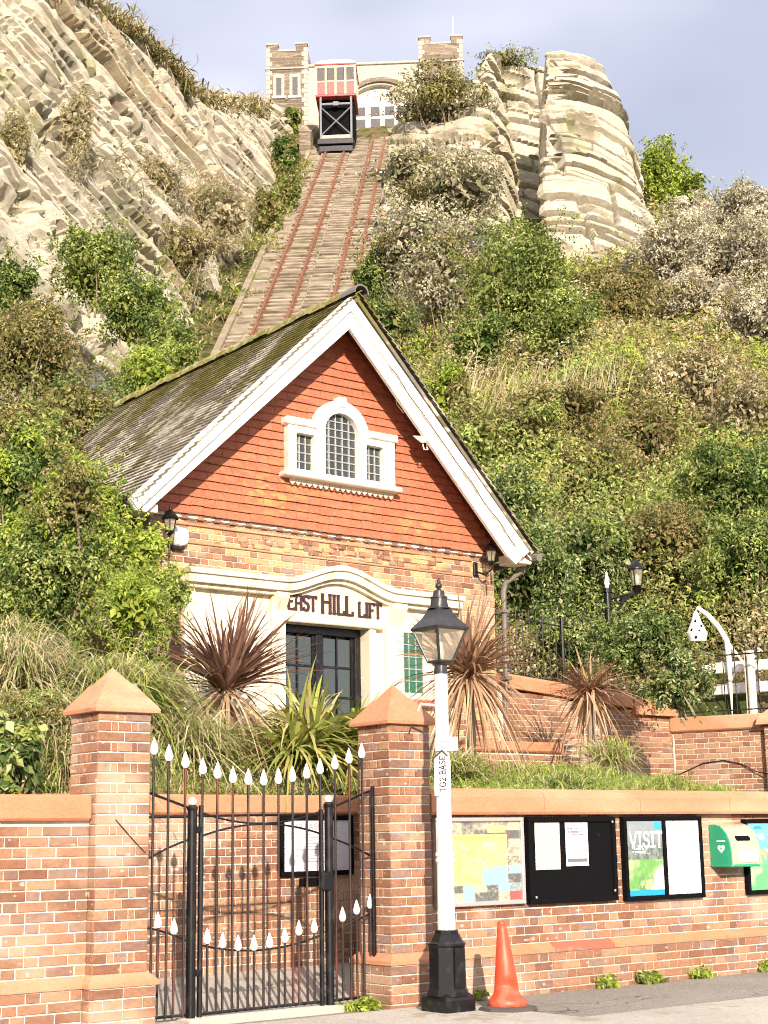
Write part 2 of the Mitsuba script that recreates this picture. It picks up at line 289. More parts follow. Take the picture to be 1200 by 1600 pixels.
struct('threshold', cbox(6.16, 7.6, 10.36, 10.6, -.02, .05, .012), M_PALESTONE, 'white stone threshold under the gate')
# =================================================================== TERRAIN
def hillside():
    A = [(15.2,15.9,4.5),(21.3,23.9,9.6),(28.5,28.1,13.3),(28.6,33.5,15.4),(37.6,40.2,21.6),(42.3,38.2,20.8),(62.9,49.4,33.6),(29.2,24.4,10.8),(18.6,15.1,4.8),(19.9,18.2,5.8),(39.5,52.9,26.5),(45.4,55.9,32.2),(51.1,47.8,28.5),(52.5,43.2,26.7),(22.9,17.8,7.3),(72.2,61.7,42.3),(87.7,66.4,47.4),
         (7.2,15.4,3.5),(11.3,23.4,8.0),(13.7,30.0,11.8),(23.5,41.9,18.5),(15.3,34.8,14.7),(20.2,34.5,13.5),(8.4,15.9,4.4),(8.5,19.2,5.8),(11.1,25.7,9.1),(15.1,28.2,10.4)]
    A = [(x, y, z - .7 - .012 * math.hypot(x, y)) for x, y, z in A]
    A += [(1,12.6,1.5),(4,12.6,1.55),(6.5,12.6,1.6),(9,12.6,1.65),(9.4,14.9,2.45),(8.6,13.6,2.15),(10.4,14.0,2.35),(6.2,14.2,2.6),(6.8,14.0,2.8),(7.2,13.7,2.6),(6.5,13.3,2.1),(7.5,13.2,2.1),(9.2,13.2,2.15),(10.0,13.3,2.2),(3,15,2.6),(0,18,4),(9.6,10.7,1.66),(11.5,10.7,1.66),(14,10.7,1.62),(17,10.7,1.5),(11,12,1.95),(12.6,12.4,2.0),(12,14.9,2.25),(14.3,12.4,1.8),(14.5,14.6,2.1),(16,13.6,1.72),(17.4,12.6,1.6),(16.6,14.9,1.85),(14.5,16.4,3.1),(17.5,16.6,3.0),(19,14.0,2.9),(22,13,3.4),(30,14,6),(45,20,12),(70,30,26),(100,45,38),(120,70,46)]
    for s in range(-66, 3, 6):
        for w in (-2.6, .6, 3.7): q = tw(s, w, -.8); A.append(tuple(q))
        q = tw(s, -7.5, 3.0 if s > -50 else -.5); A.append(tuple(q))
        if s > -40: A.append(tuple(tw(s, 8.5, -1.6)))
    for s, w, z in ((-25,-18,47),(-40,-20,38),(-5,-15,53),(-55,-20,30),(6,-4,53.6),(6,3,53.6),(6,9,52),(20,0,54.5),(40,-20,56),(40,20,54),(20,-20,56),(60,0,57),(0,14,49),(-2,22,43.5)): A.append(tuple(tl(s, w, z)))
    A = np.array(A); return RBFInterpolator(A[:, :2], A[:, 2], kernel='linear', smoothing=.2)
RB = hillside()
def gz(x, y):
    x, y = np.broadcast_arrays(np.asarray(x, float), np.asarray(y, float)); q = np.stack([x.ravel(), y.ravel()], 1)
    z = RB(q).reshape(x.shape); lim = 1.66 + np.clip(14.4 - x, 0, 2) * .42; return np.where((x > 12.4) & (y < 15.25) & (x < 17.75 + .41 * (15.3 - y)), np.minimum(z, lim), z)
def terrain():
    xs = np.concatenate([np.arange(-14, 40, .45), np.arange(40, 130, 1.0)]); ys = np.concatenate([np.arange(10.62, 50, .45), np.arange(50, 140, 1.0)])
    X, Y = np.meshgrid(xs, ys, indexing='ij'); Z = gz(X, Y)
    Z = Z + (meshkit.fbm(np.stack([X, Y, X * 0], -1) * .5, 4, 3) - .5) * np.clip((np.hypot(X, Y) - 15) / 10, .15, 1.0)
    v, f = grid(np.stack([X, Y, Z], -1)); c = v[f].mean(1)
    keep = ~((c[:, 0] < 9.45) & (c[:, 1] < 12.6)) & ~((np.abs(c[:, 0] - 11.07) < 2.55) & (c[:, 1] > 15.3) & (c[:, 1] < 20.7))
    return v, f[keep][:, ::-1]
_tv, _tf = terrain()
_nn = np.cross(_tv[_tf[0, 1]] - _tv[_tf[0, 0]], _tv[_tf[0, 2]] - _tv[_tf[0, 0]])
struct('hillside', (_tv, _tf if _nn[2] > 0 else _tf[:, ::-1]), M_SOIL, 'steep overgrown hillside', smooth=True)
# =================================================================== CLIFFS (layered sandstone)
def layers(b, lo, hi, seed, tmin, tmax):                   # uneven layer boundaries -> (layer number, place in the layer 0..1, thickness)
    r = np.random.default_rng(seed); e = [lo]
    while e[-1] < hi: e.append(e[-1] + tmin + (tmax - tmin) * r.random() ** 2.2)
    e = np.array(e); i = np.clip(np.searchsorted(e, b) - 1, 0, len(e) - 2); return i, (b - e[i]) / (e[i + 1] - e[i]), e[i + 1] - e[i]
def relief(b, a, Pg, seed, amp, lo, hi, tmin=.3, tmax=1.7, block=5.0, warp=.9):
    """depth of layered rock: b runs across the beds, a along them (metres)"""
    bw = b + (meshkit.fbm(Pg * .11, 3, seed) - .5) * 3.2 * warp + (meshkit.fbm(Pg * .55, 3, seed + 1) - .5) * .55 * warp
    i, t, th = layers(bw, lo, hi, seed, tmin, tmax); L = block * (.5 + 1.3 * hsh(i, i * 0 + seed)); q = a / L + 9 * hsh(i, i * 0 + 5) + (meshkit.fbm(Pg * .8, 2, seed + 6) - .5) * .25; j = np.floor(q); qf = q - j
    r1 = hsh(i, i * 0 + 1 + seed); r2 = hsh(i, j, i * 0 + 2 + seed); r3 = hsh(i, np.floor(q * .6 + .3), i * 0 + 3 + seed)
    d = amp * (1.15 * (r1 - .5) + .5 * (r2 - .5)) + amp * .25 * np.sqrt(np.clip(4 * t * (1 - t), 0, 1))
    gap = np.clip(1 - np.minimum(t, (1 - t) * 1.5) * th / .13, 0, 1) ** .5 * np.clip((r3 - .32) * 2.2, 0, 1.3); d -= amp * 3.4 * gap
    jn = np.clip(1 - np.minimum(qf, 1 - qf) * L / .12, 0, 1) ** .6 * (hsh(i, j, i * 0 + 7) > .35); d -= amp * .9 * jn
    cave = np.clip((meshkit.fbm(Pg * .34 + 5, 3, seed + 30) - .64) / .05, 0, 1) * np.clip(4 * t * (1 - t), 0, 1); d -= amp * 2.0 * cave
    fis = np.abs(meshkit.fbm(np.stack([a * .16, b * .05, a * 0 + seed], -1), 3, seed + 8) - .5); d -= amp * 2.2 * np.clip(1 - fis / .010, 0, 1)
    d += (meshkit.fbm(Pg * .17, 4, seed + 9) - .5) * amp * 4.5 + (meshkit.fbm(Pg * 1.3, 3, seed + 2) - .5) * amp * .45 + (meshkit.fbm(Pg * 4.5, 2, seed + 4) - .5) * amp * .16
    return d, np.clip(.55 * r1 + .45 * r2, 0, 1)
def pushed(Pg, d, out):
    n = np.cross(np.gradient(Pg, axis=0), np.gradient(Pg, axis=1)); n /= np.linalg.norm(n, axis=-1, keepdims=True) + 1e-9; sg = np.sign((n * np.asarray(out, float)).sum(-1)); n *= sg[..., None]; return Pg + n * d[..., None]
def left_cliff():
    s = np.linspace(-64, 3.5, 400); b = np.arange(-78, 27, .105); S, B = np.meshgrid(s, b, indexing='ij')
    H = np.interp(S, [-75, -50, -39, -33.7, -30, -25.1, -22.3, -20.1, -19.0, -12.6, -4, 4], [13, 17.4, 17.2, 16.5, 15.0, 13.1, 11.3, 9.7, 8.3, 6.1, 4.0, 3.0]) + (meshkit.fbm(np.stack([S * .35, S * 0, S * 0], -1), 4, 8) - .5) * 1.6
    dz0 = B - 1.18 * S; over = np.clip(dz0 - H, 0, 30); dz = np.minimum(dz0, H) + np.minimum(over, 8) * .12
    w = -3.7 - np.maximum(np.minimum(dz, H), -3) * .40 - over * .9 - .5 * np.clip(1 - np.abs(dz0 - H) / 1.2, 0, 1); Pg = tw(S, w, dz)
    d, l = relief(B * .72, S * 1.55, Pg, 4, .42, -70, 30, .16, 1.0, 9.0); Q = pushed(Pg, d * np.clip(1.2 - over / 6, .2, 1), LR + np.array([-.2 * HD[0], -.2 * HD[1], .7]))
    v, f = grid(Q); k = ((dz0 > -3.4) & (dz0 < H + 12)).ravel(); f = f[k[f].all(1)]
    used = np.unique(f); m_ = np.zeros(len(v), int); m_[used] = np.arange(len(used)); l = l.ravel()[used]; return v[used], m_[f], np.stack([l, l], 1)
v, f, uv = left_cliff(); struct('cliff', (v, f), M_ROCK, 'layered cream sandstone cliff rising left of the railway', uv=uv)
BO = np.array([53.2, 54.6, 0]); E1 = LR; E2 = np.array([.70, .714, 0])
def right_cliff():
    c_ = np.linspace(27, 50.2, 350); u = np.linspace(0, 1, 420); U, Cc = np.meshgrid(u, c_, indexing='ij'); Z = Cc.copy(); ZT_ = 46.5 + .25 * meshkit.noise(np.stack([U * 9, U * 0, U * 0], -1), 3)
    a = np.clip(U / .28, 0, 1); b = np.clip((U - .28) / .44, 0, 1); c = np.clip((U - .72) / .28, 0, 1)
    for _ in range(4):
        xl = np.interp(Z, [28, 30, 36, 42, 46, 48], [.2, .3, .45, .6, .75, .8]); xr = np.interp(Z, [28, 30, 33, 35, 38, 40, 43, 45, 46.2, 46.7], [4.7, 5.3, 6.4, 6.6, 6.2, 5.9, 5.5, 5.0, 4.3, 3.8])
        yf = np.interp(Z, [27, 30, 36, 42, 46, 46.7], [-.6, 0, 3.6, 5.6, 6.6, 7.0])
        X = xl - .55 * (1 - a) + (xr - xl) * (b * .86) + (xr - xl) * .14 * np.sin(c * np.pi / 2); Y = yf + 8.5 * (1 - a) + 1.0 * b ** 2 + 9 * (1 - np.cos(c * np.pi / 2))
        t = np.clip((X - xl - 1.2) / 4.5, 0, 2); Z = np.minimum(Cc - 2.1 * t ** 1.6, ZT_)
    Pg = BO + E1 * X[..., None] + E2 * Y[..., None]; Pg[..., 2] = Z; dip = Pg.copy(); dip[..., 2] = Cc; topm = np.clip((ZT_ - Z) / .35, 0, 1)
    d, l = relief(dip[..., 2], X + .8 * Y, dip, 17, .36, 20, 60, .22, 1.3, 9.0, .45); Q = pushed(Pg, d * topm * np.where(U < .275, .10, 1.0), -E2 * .8 + E1 * np.where(U > .7, 1.2, np.where(U < .28, -1.2, 0))[..., None])
    top = Q[:, -1:].copy(); cen = top.mean(0, keepdims=True) + np.array([0, 0, .25]); cap = top + (cen - top) * np.linspace(0, 1, 12)[None, 1:, None]
    cap[..., 2] += .4 * (meshkit.fbm(cap * .8, 3, 2) - .3)
    Q = np.concatenate([Q, cap], 1); l = np.concatenate([l, np.full(cap.shape[:2], .3)], 1)
    v, f = grid(Q); return v, f, np.stack([l.ravel()] * 2, 1)
v, f, uv = right_cliff(); struct('cliff', (v, f), M_ROCK, 'tall sandstone buttress with curved bedding right of the railway', uv=uv)
def middle_rocks():
    w = np.linspace(4.15, 15.5, 330); z = np.linspace(22, 56.5, 390); W, Z = np.meshgrid(w, z, indexing='ij')
    top = np.interp(W, [4, 5.5, 7, 9, 9.9, 10.7, 11.5, 15.5], [45.6, 46.2, 47.0, 48.2, 49.6, 52.2, 54.0, 54.0]); zz = np.minimum(Z, top)
    s = np.interp(zz, [22, 30, 35, 40, 44.2, 45.0, 47, 50, 53], [-30, -24.5, -20.5, -17.5, -14.6, -10.5, -10.0, -8.5, -7.5]) + np.clip(Z - top, 0, 30) * 3.2 + (W - 9) * .15
    s = s + np.interp(W, [4, 6, 9, 12], [3.0, 1.5, 0, -1.0])
    s = s + 6.5 * np.clip((W - 9.6) / 2.2, 0, 1) ** 2
    Pg = tl(s, W, zz + np.clip(Z - top, 0, 9) * .06); d, l = relief(Z + .25 * (W - 9), W, Pg, 41, .36, 10, 70, .25, 1.4, 5.0, .5); Q = pushed(Pg, d * (1 - .85 * np.exp(-((zz - 44.6) / .55) ** 2)) * np.clip((top + .2 - Z) / 1.2, .12, 1), -HD + [0, 0, .5])
    v, f = grid(Q); return v, f, np.stack([l.ravel()] * 2, 1)
v, f, uv = middle_rocks(); struct('cliff', (v, f), M_ROCK, 'stepped sandstone ledges between the railway and the buttress', uv=uv)
# =================================================================== RAILWAY
tk = key('railway_track'); labels[tk] = {'label': 'rusty double funicular track climbing the steep cutting', 'category': 'railway track'}
bs = np.linspace(-66, 7, 120); bw = np.linspace(-1.85, 3.95, 26); S, W = np.meshgrid(bs, bw, indexing='ij')
add('bed', grid(tw(S, W, -.10 + .20 * (meshkit.fbm(np.stack([S * 1.3, W * 2.2, S * 0], -1), 3, 4) - .5))), M_BED, tk, smooth=True)
rs = random.Random(9); rn = np.random.default_rng(9)
def sleeper_ply(q): 
    v, f = cbox(-.5, .5, -.13, .13, -.10, .10, .02); return mikit.ply((v, f), M_SLEEPER, uv=np.tile([q, .5], (len(v), 1)))
sp = [sleeper_ply(x) for x in (.1, .35, .6, .9)]
def tframe(s, w, dz, lw=1.0, rot=0.0):
    up = np.array([-HD[0] * GR, -HD[1] * GR, 1.0]); up /= np.linalg.norm(up); fw = np.array([HD[0], HD[1], GR]); fw /= np.linalg.norm(fw)
    M = np.eye(4); c, sn = math.cos(rot), math.sin(rot); M[:3, 0] = (LR * c + fw * sn) * lw; M[:3, 1] = fw * c - LR * sn; M[:3, 2] = up; M[:3, 3] = tw(s, w, dz); return M
s = -46.0
while s < 4:
    for a, b in ((-1.0, 1.0), (1.04, 2.15), (2.18, 3.75)):
        if b < 1.01 and s > .6: continue
        j = rs.uniform(-.06, .06); k = key('sleeper', tk)
        if rs.random() < .93: scene[k] = place(rs.choice(sp), tframe(s + j, (a + b) / 2, -.06 + rs.uniform(-.03, .025), b - a + rs.uniform(-.12, .04), rs.uniform(-.02, .02)))
    if rs.random() < .62: scene[key('step', tk)] = place(rs.choice(sp), tframe(s + rs.uniform(-.05, .05), -1.42 + rs.uniform(-.08, .08), -.10 + rs.uniform(-.03, .03), 0.72 + rs.uniform(-.25, .1), rs.uniform(-.06, .06)))
    s += .52
for w in (-.68, .60, 2.42, 3.28):
    P0 = [tw(a, w, 0.0) for a in np.linspace(-66, 1.0 if w < 1 else 5.5, 30)]
    def bar(hw, z0, z1):
        a = np.linspace(-66, 1.0 if w < 1 else 5.5, 24); vs = np.stack([tw(a, w - hw, z0), tw(a, w + hw, z0), tw(a, w + hw, z1), tw(a, w - hw, z1)], 1); n = len(a)
        i, j = np.meshgrid(np.arange(n - 1), np.arange(4), indexing='ij'); q = np.stack([i*4+j, i*4+(j+1)%4, (i+1)*4+(j+1)%4, (i+1)*4+j], -1).reshape(-1, 4)
        return vs.reshape(-1, 3), np.vstack([q[:, [0,1,2]], q[:, [0,2,3]]])
    r = add('rail', cat([bar(.11, .03, .075), bar(.03, .07, .16), bar(.055, .155, .20)]), M_RUST, tk)
bolts = [xform(cbox(-.05, .05, -.05, .05, 0, .09, .01), tframe(a, w + sg * .13, .03)) for w in (-.68, .60, 2.42) for a in np.arange(-46, .5, 1.04) for sg in (-1, 1)]
add('chair_bolts', cat(bolts), M_RUST, tk, kind='stuff')
# kerb walls beside the track
a = np.linspace(-66, 0, 60)
def ribbon(w0, w1, z0, z1, A=a):
    vs = np.stack([tw(A, w0, z0), tw(A, w1, z0), tw(A, w1, z1), tw(A, w0, z1)], 1); n = len(A)
    vs = vs + (meshkit.fbm(vs * 1.7, 3, 6)[..., None] - .5) * .25
    i, j = np.meshgrid(np.arange(n - 1), np.arange(4), indexing='ij'); q = np.stack([i*4+j, i*4+(j+1)%4, (i+1)*4+(j+1)%4, (i+1)*4+j], -1).reshape(-1, 4)
    return vs.reshape(-1, 3), np.vstack([q[:, [0,1,2]], q[:, [0,2,3]]])
add('side_wall', ribbon(-2.10, -1.80, -1.6, .12), M_BED, tk); add('side_wall', ribbon(3.85, 4.2, -2.5, .10), M_BED, tk)
# =================================================================== FUNICULAR CAR (local: w right, s uphill, z)
car = thing('funicular_car', 'red and cream funicular cabin on a black stepped frame at the track top', 'railway car')
W0, W1, S0, S1, ZB, ZT = -1.32, 1.42, -1.0, 1.9, 52.55, 54.9
b = add('cabin', tlm(box(W0 + .05, W1 - .05, S0 + .05, S1, ZB + .02, ZT)), M_INTERIOR, car)
add('floor_edge', tlm(cbox(W0 - .06, W1 + .06, S0 - .06, S1 + .05, ZB - .12, ZB + .04, .02)), M_CARRED, car)
zb = ZB + 1.02; nw = 4; wx = np.linspace(W0, W1, nw + 1)
for i in range(nw):
    add('panel', tlm(cbox(wx[i] + .07, wx[i+1] - .07, S0 - .01, S0 + .05, ZB + .07, zb - .03, .01)), M_CARRED, car)
    add('window', tlm(box(wx[i] + .10, wx[i+1] - .10, S0 + .015, S0 + .03, zb + .07, ZT - .26)), M_DARKPANE, car)
sx = np.linspace(S0, S1, 4)
for i in range(3):
    add('panel', tlm(cbox(W1 - .05, W1 + .01, sx[i] + .07, sx[i+1] - .07, ZB + .07, zb - .03, .01)), M_CARRED, car)
    add('window', tlm(box(W1 - .03, W1 - .015, sx[i] + .10, sx[i+1] - .10, zb + .07, ZT - .26)), M_DARKPANE, car)
for i in range(nw + 1): add('post', tlm(cbox(wx[i] - .08, wx[i] + .08, S0 - .03, S0 + .04, ZB + .04, ZT - .05, .01)), M_CARCREAM, car)
for i in range(1, 4): add('post', tlm(cbox(W1 - .045, W1 + .03, sx[i] - .08, sx[i] + .08, ZB + .04, ZT - .05, .01)), M_CARCREAM, car)
for z0, z1 in ((zb - .04, zb + .07), (ZT - .28, ZT - .08)):
    add('rail', tlm(cbox(W0 - .02, W1 + .02, S0 - .022, S0 + .05, z0, z1, .01)), M_CARCREAM, car); add('rail', tlm(cbox(W1 - .05, W1 + .022, S0, S1, z0, z1, .01)), M_CARCREAM, car)
add('cornice', tlm(cbox(W0 - .10, W1 + .10, S0 - .10, S1 + .10, ZT - .10, ZT + .03, .03)), M_CARRED, car)
n = 14; ax = np.linspace(0, np.pi, n); prof = [(-(W1 - W0 + .1) / 2 * math.cos(t) + (W0 + W1) / 2, ZT + .03 + .30 * math.sin(t) ** .7) for t in ax]
v, f = ext(Polygon(prof), S1 - S0 + .1); add('roof', tlm((np.stack([v[:, 0], v[:, 2] + S0 - .05, v[:, 1]], 1), f)), M_WHITE, car)
add('roof_lantern', tlm(cbox(-.5, .6, -.3, 1.2, ZT + .28, ZT + .50, .04)), M_CARRED, car)
add('frame_body', tlm(hull([(w, s, z) for w in (W0 + .12, W1 - .12) for s, z in ((S0 + .55, ZB - .1), (S1, ZB - .1), (S0 + .55, 48.8 + .35 + .69 * .0 - .3), (S1, 48.8 + GR * S1 + .35))])), M_BOARD, car)
for w in (-1.02, 1.12): add('upright', tlm(cbox(w - .075, w + .075, S0, S0 + .18, 49.2, ZB - .12, .02)), M_GREYPAINT, car)
add('crossbeam', tlm(cbox(-1.02, 1.12, S0 + .02, S0 + .16, ZB - .75, ZB - .58, .02)), M_GREYPAINT, car)
add('plate', tlm(cbox(-.15, .25, S0 - .02, S0 + .2, ZB - .82, ZB - .5, .02)), M_GREYPAINT, car)
for a, b in (((-1.0, ZB - .9), (1.1, 49.55)), ((1.1, ZB - .9), (-1.0, 49.55))): add('brace', tlm(tube([(a[0], S0 + .1, a[1]), (b[0], S0 + .1, b[1])], .05, 6)), M_GREYPAINT, car)
add('buffer_beam', tlm(cbox(-1.25, 1.3, S0 - .25, S0 + .3, 48.72, 49.12, .04)), M_BLACK, car); add('step', tlm(cbox(-.95, 1.05, S0 - .05, S0 + .3, 49.22, 49.50, .03)), M_PALESTONE, car)
add('chassis', tilt(hull([(w, s, z) for w in (-1.1, 1.2) for s in (-1.2, 1.9) for z in (.24, .62)])), M_BLACK, car)
for s in (-.8, 1.3):
    for w in (-.66, .61): add('wheel', tilt(xform(lathe([(0, -.05), (.20, -.05), (.20, .05), (0, .05)], 16), [[0, 0, 1, w], [1, 0, 0, s], [0, 1, 0, .38], [0, 0, 0, 1]])), M_RUSTBLACK, car)
# =================================================================== UPPER STATION
st = thing('upper_station', 'castellated stone upper station with two towers and a pale archway', 'station building')
def tower(w0, w1, s0, s1, z0, zt, wins=True):
    add('tower', tlm(box(w0, w1, s0, s1, z0, zt - .55)), M_STONE, st)
    for a, b in ((w0, w0 + .85), (w1 - .85, w1)): add('merlon', tlm(cbox(a, b, s0 + .003, s0 + .5, zt - .552, zt + .02, .02)), M_STONE, st); add('coping', tlm(cbox(a - .06, b + .06, s0 - .06, s0 + .56, zt + .02, zt + .16, .03)), M_PALESTONE, st)
    add('merlon', tlm(cbox(w0 + .003, w0 + .5, s0 + .5, s1, zt - .552, zt, .02)), M_STONE, st); add('merlon', tlm(cbox(w1 - .5, w1 - .003, s0 + .5, s1, zt - .552, zt, .02)), M_STONE, st)
    add('coping', tlm(cbox(w0 + .85, w1 - .85, s0 - .05, s0 + .3, zt - .55, zt - .40, .02)), M_PALESTONE, st)
    z = z0
    while z < zt - .3:                                       # quoins
        h = .36; L = .42 if int(round((z - z0) / .38)) % 2 else .26
        for a, b in ((w0 - .04, w0 + L), (w1 - L, w1 + .04)): add('quoin', tlm(cbox(a, b, s0 - .04, s0 + .3, z, min(z + h, zt), .015)), M_PALESTONE, st)
        add('quoin', tlm(cbox(w1 - .1, w1 + .04, s0 + .3, s0 + .3 + L, z, min(z + h, zt), .015)), M_PALESTONE, st); z += .38
    add('string_course', tlm(cbox(w0 - .12, w1 + .12, s0 - .12, s0 + .2, zt - 2.05, zt - 1.92, .03)), M_PALESTONE, st)
    if wins:
        for c in (w0 + (w1 - w0) * .30, w0 + (w1 - w0) * .70):
            wd = add('window', tlm(box(c - .22, c + .22, s0 - .02, s0 + .02, zt - 4.2, zt - 2.75)), M_DARKPANE, st)
            add('frame', tlm(cat([cbox(c - .42, c - .2, s0 - .06, s0 + .05, zt - 4.3, zt - 2.55, .02), cbox(c + .2, c + .42, s0 - .06, s0 + .05, zt - 4.3, zt - 2.55, .02), cbox(c - .42, c + .42, s0 - .063, s0 + .05, zt - 2.75, zt - 2.45, .02)])), M_PALESTONE, wd)
            add('sill', tlm(cbox(c - .52, c + .52, s0 - .12, s0 + .05, zt - 4.45, zt - 4.25, .02)), M_WHITE, wd)
tower(-5.85, -2.75, 7.0, 10.5, 50.5, 61.0); tower(5.8, 9.1, 7.0, 10.5, 51.0, 61.1, False)
arch = Polygon([(-2.9, 52.5), (-2.9, 59.2), (5.9, 59.2), (5.9, 52.5)]).difference(Polygon([(.55, 52), (.55, 56.0)] + [(2.75 + 2.2 * math.cos(t), 56.0 + 1.55 * math.sin(t)) for t in np.linspace(np.pi, 0, 24)] + [(4.95, 52)]))
v, f = ext(arch, .8); add('arch_wall', tlm((np.stack([v[:, 0], 8.1 - v[:, 2], v[:, 1]], 1), f)), M_PALESTONE, st)
hood = LineString([(2.75 + 2.5 * math.cos(t), 56.0 + 1.9 * math.sin(t)) for t in np.linspace(np.pi, 0, 30)]).buffer(.17, cap_style=2); v, f = ext(hood, .2); add('arch_hood', tlm((np.stack([v[:, 0], 7.3 - v[:, 2], v[:, 1]], 1), f)), M_STONE, st)
add('parapet_coping', tlm(cbox(-2.75, 5.8, 7.15, 8.3, 59.2, 59.38, .03)), M_PALESTONE, st)
dr_ = add('door', tlm(box(.4, 5.1, 7.75, 7.85, 52.2, 57.9)), M_WHITE, st)
for c in (1.25, 2.35, 3.45, 4.4):
    for z0 in (54.2, 55.2): add('window', tlm(box(c - .36, c + .36, 7.72, 7.76, z0, z0 + .75)), M_DARKPANE, dr_)
for c in (3.5, 4.2):
    for z0 in (53.2, 52.6): add('panel', tlm(cbox(c - .26, c + .26, 7.70, 7.76, z0, z0 + .42, .02)), M_METAL, dr_)
one('flagpole', 'thin white flagpole on the right station tower', 'flagpole', tlm(tube([(8.45, 7.6, 60.5), (8.45, 7.6, 63.1)], [.05, .03], 8)), M_WHITE)
one('buffer_stop', 'small grey buffer beam at the top of the right track', 'buffer stop', tlm(cat([cbox(2.2, 3.7, 6.0, 6.4, 52.9, 53.3, .03), cbox(2.35, 2.6, 6.1, 6.4, 52.4, 52.95, .02), cbox(3.3, 3.55, 6.1, 6.4, 52.4, 52.95, .02)])), M_GREYPAINT)
one('retaining_wall', 'low stone retaining wall left of the funicular car', 'wall', tlm(hull([(-2.7, .6, 47.8), (-1.9, .6, 47.8), (-2.7, .6, 50.9), (-1.9, .6, 50.6), (-2.7, 6.8, 53), (-1.9, 6.8, 53), (-2.7, 6.8, 54.4), (-1.9, 6.8, 54.2)])), M_STONE)
# =================================================================== FRONT WALLS, PILLARS
rng = np.random.default_rng(21)
ci = lambda z, z0=0.0: z
def ledge(x0, x1, y, z0=.345, z1=.43, d=.055):            # sloped ledge: thin lip, weathered top
    return hull([(x, yy, z) for x in (x0, x1) for yy, z in ((y - d - .012, z0), (y - d - .012, z0 + .03), (y + .01, z1), (y + .01, z0))])
# left boundary wall
lw = thing('boundary_wall', 'low brick wall with orange coping left of the left gate pillar', 'wall')
add('core', box(-8, 5.288, 10.356, 10.66, -.1, 1.52), M_MORTAR, lw); add('plinth_core', box(-8, 5.235, 10.306, 10.4, -.1, .345), M_MORTAR, lw)
lay(lw, courses(sbox(-2, .43, 5.285, 1.51), .435, 1.51, rng, 'garden', prio=lambda u, z: u), FR(10.350), 190, rng=rng)
lay(lw, courses(sbox(-2, -.1, 5.23, .345), -.03, .345, rng, 'garden', prio=lambda u, z: u), FR(10.30), 40, rng=rng)
for a, b in ((-8, 4.02), (4.026, 5.27)): add('ledge', ledge(a, b, 10.35), M_TERRA, lw)
for a, b in ((-8, 3.2), (3.21, 4.55), (4.56, 5.28)): add('coping', cbox(a, b, 10.285, 10.72, 1.515, 1.70, .018), M_TERRA, lw)
def pillar(lab, x0, y0, w=.44, zt=2.30):
    k = thing('gate_pillar', lab, 'pillar'); x1, y1 = x0 + w, y0 + w
    add('core', box(x0 + .007, x1 - .007, y0 + .007, y1 - .007, -.05, zt), M_MORTAR, k); add('plinth_core', box(x0 - .043, x1 + .043, y0 - .043, y1 + .043, -.05, .345), M_MORTAR, k)
    for (a, b, z0, z1, e) in ((x0, x1, .435, zt - .004, 0), (x0 - .05, x1 + .05, -.033, .345, .05)):
        wv = b - a; n = int(round((z1 - z0) / .0752)); 
        for side in range(2):
            rows = []
            for i in range(n):
                za = z0 + i * .0752; zb = za + .065
                if (i + side) % 2 == 0: cuts = [0, wv / 2, wv]
                else: cuts = [0, .11, wv / 2 - .055, wv / 2 + .055, wv - .11, wv] if not e else [0, .11, .11 + (wv - .22) / 2, wv - .11, wv]
                for c0, c1 in zip(cuts[:-1], cuts[1:]): rows.append(((a if side == 0 else 0) + c0 + .004, (a if side == 0 else 0) + c1 - .004, za, zb, 0))
            Fm = FR(y0 - e) if side == 0 else FRL(x0 - e, y1 + e)
            lay(k, rows, Fm, 400, rng=rng)
    add('ledge', hull([(x, y, z) for x, y, z in [(x0 + sx * -(.065), y0 - .065, .345) if 0 else q for q in ()]] + [(x0 - .066, y0 - .066, .345), (x1 + .066, y0 - .066, .345), (x0 - .066, y1 + .066, .345), (x1 + .066, y1 + .066, .345), (x0 - .066, y0 - .066, .375), (x1 + .066, y0 - .066, .375), (x0 - .066, y1 + .066, .375), (x1 + .066, y1 + .066, .375), (x0 - .004, y0 - .004, .434), (x1 + .004, y0 - .004, .434), (x0 - .004, y1 + .004, .434), (x1 + .004, y1 + .004, .434)]), M_TERRA, k)
    cx, cy = (x0 + x1) / 2, (y0 + y1) / 2; cap = []
    prof = [(w / 2 + .01, 0), (w / 2 + .048, .004), (w / 2 + .052, .03), (w / 2 + .028, .066), (w / 2 - .045, .158), (w / 2 - .095, .226), (w / 2 - .112, .230), (.0, .36)]
    add('cap', lathe([(r * math.sqrt(2), z) for r, z in prof], 4, (cx, cy, zt), math.pi / 4), M_TERRA, k)
    return k
pillar('left brick gate pillar with pale orange pyramid cap', 5.29, 10.25); pillar('right brick gate pillar with orange pyramid cap beside the lamp post', 7.995, 10.25)
# right boundary wall
rw = thing('boundary_wall', 'long brick wall with orange coping that carries the notice boards', 'wall')
add('core', box(8.44, 20, 10.356, 10.66, -.1, 1.55), M_MORTAR, rw); add('plinth_core', box(8.49, 20, 10.306, 10.4, -.1, .345), M_MORTAR, rw)
def vis(u, z): return (20 if (z < .76 or 11.93 < u < 12.5) else 0) - abs(u - 10.8)
lay(rw, courses(sbox(8.445, .43, 16, 1.545), .435, 1.545, rng, 'flemish', prio=vis), FR(10.350), 200, rng=rng)
lay(rw, courses(sbox(8.5, -.1, 16, .345), -.03, .345, rng, 'flemish', prio=vis), FR(10.30), 100, rng=rng)
for a, b, m in ((8.5, 9.86, M_TERRA), (9.866, 10.62, M_REDPAINT), (10.626, 12.2, M_TERRA), (12.206, 14, M_TERRA), (14.006, 20, M_TERRA)):
    k = add('ledge', ledge(a, b, 10.35), m, rw, label='red painted stretch of the ledge' if m == M_REDPAINT else None)
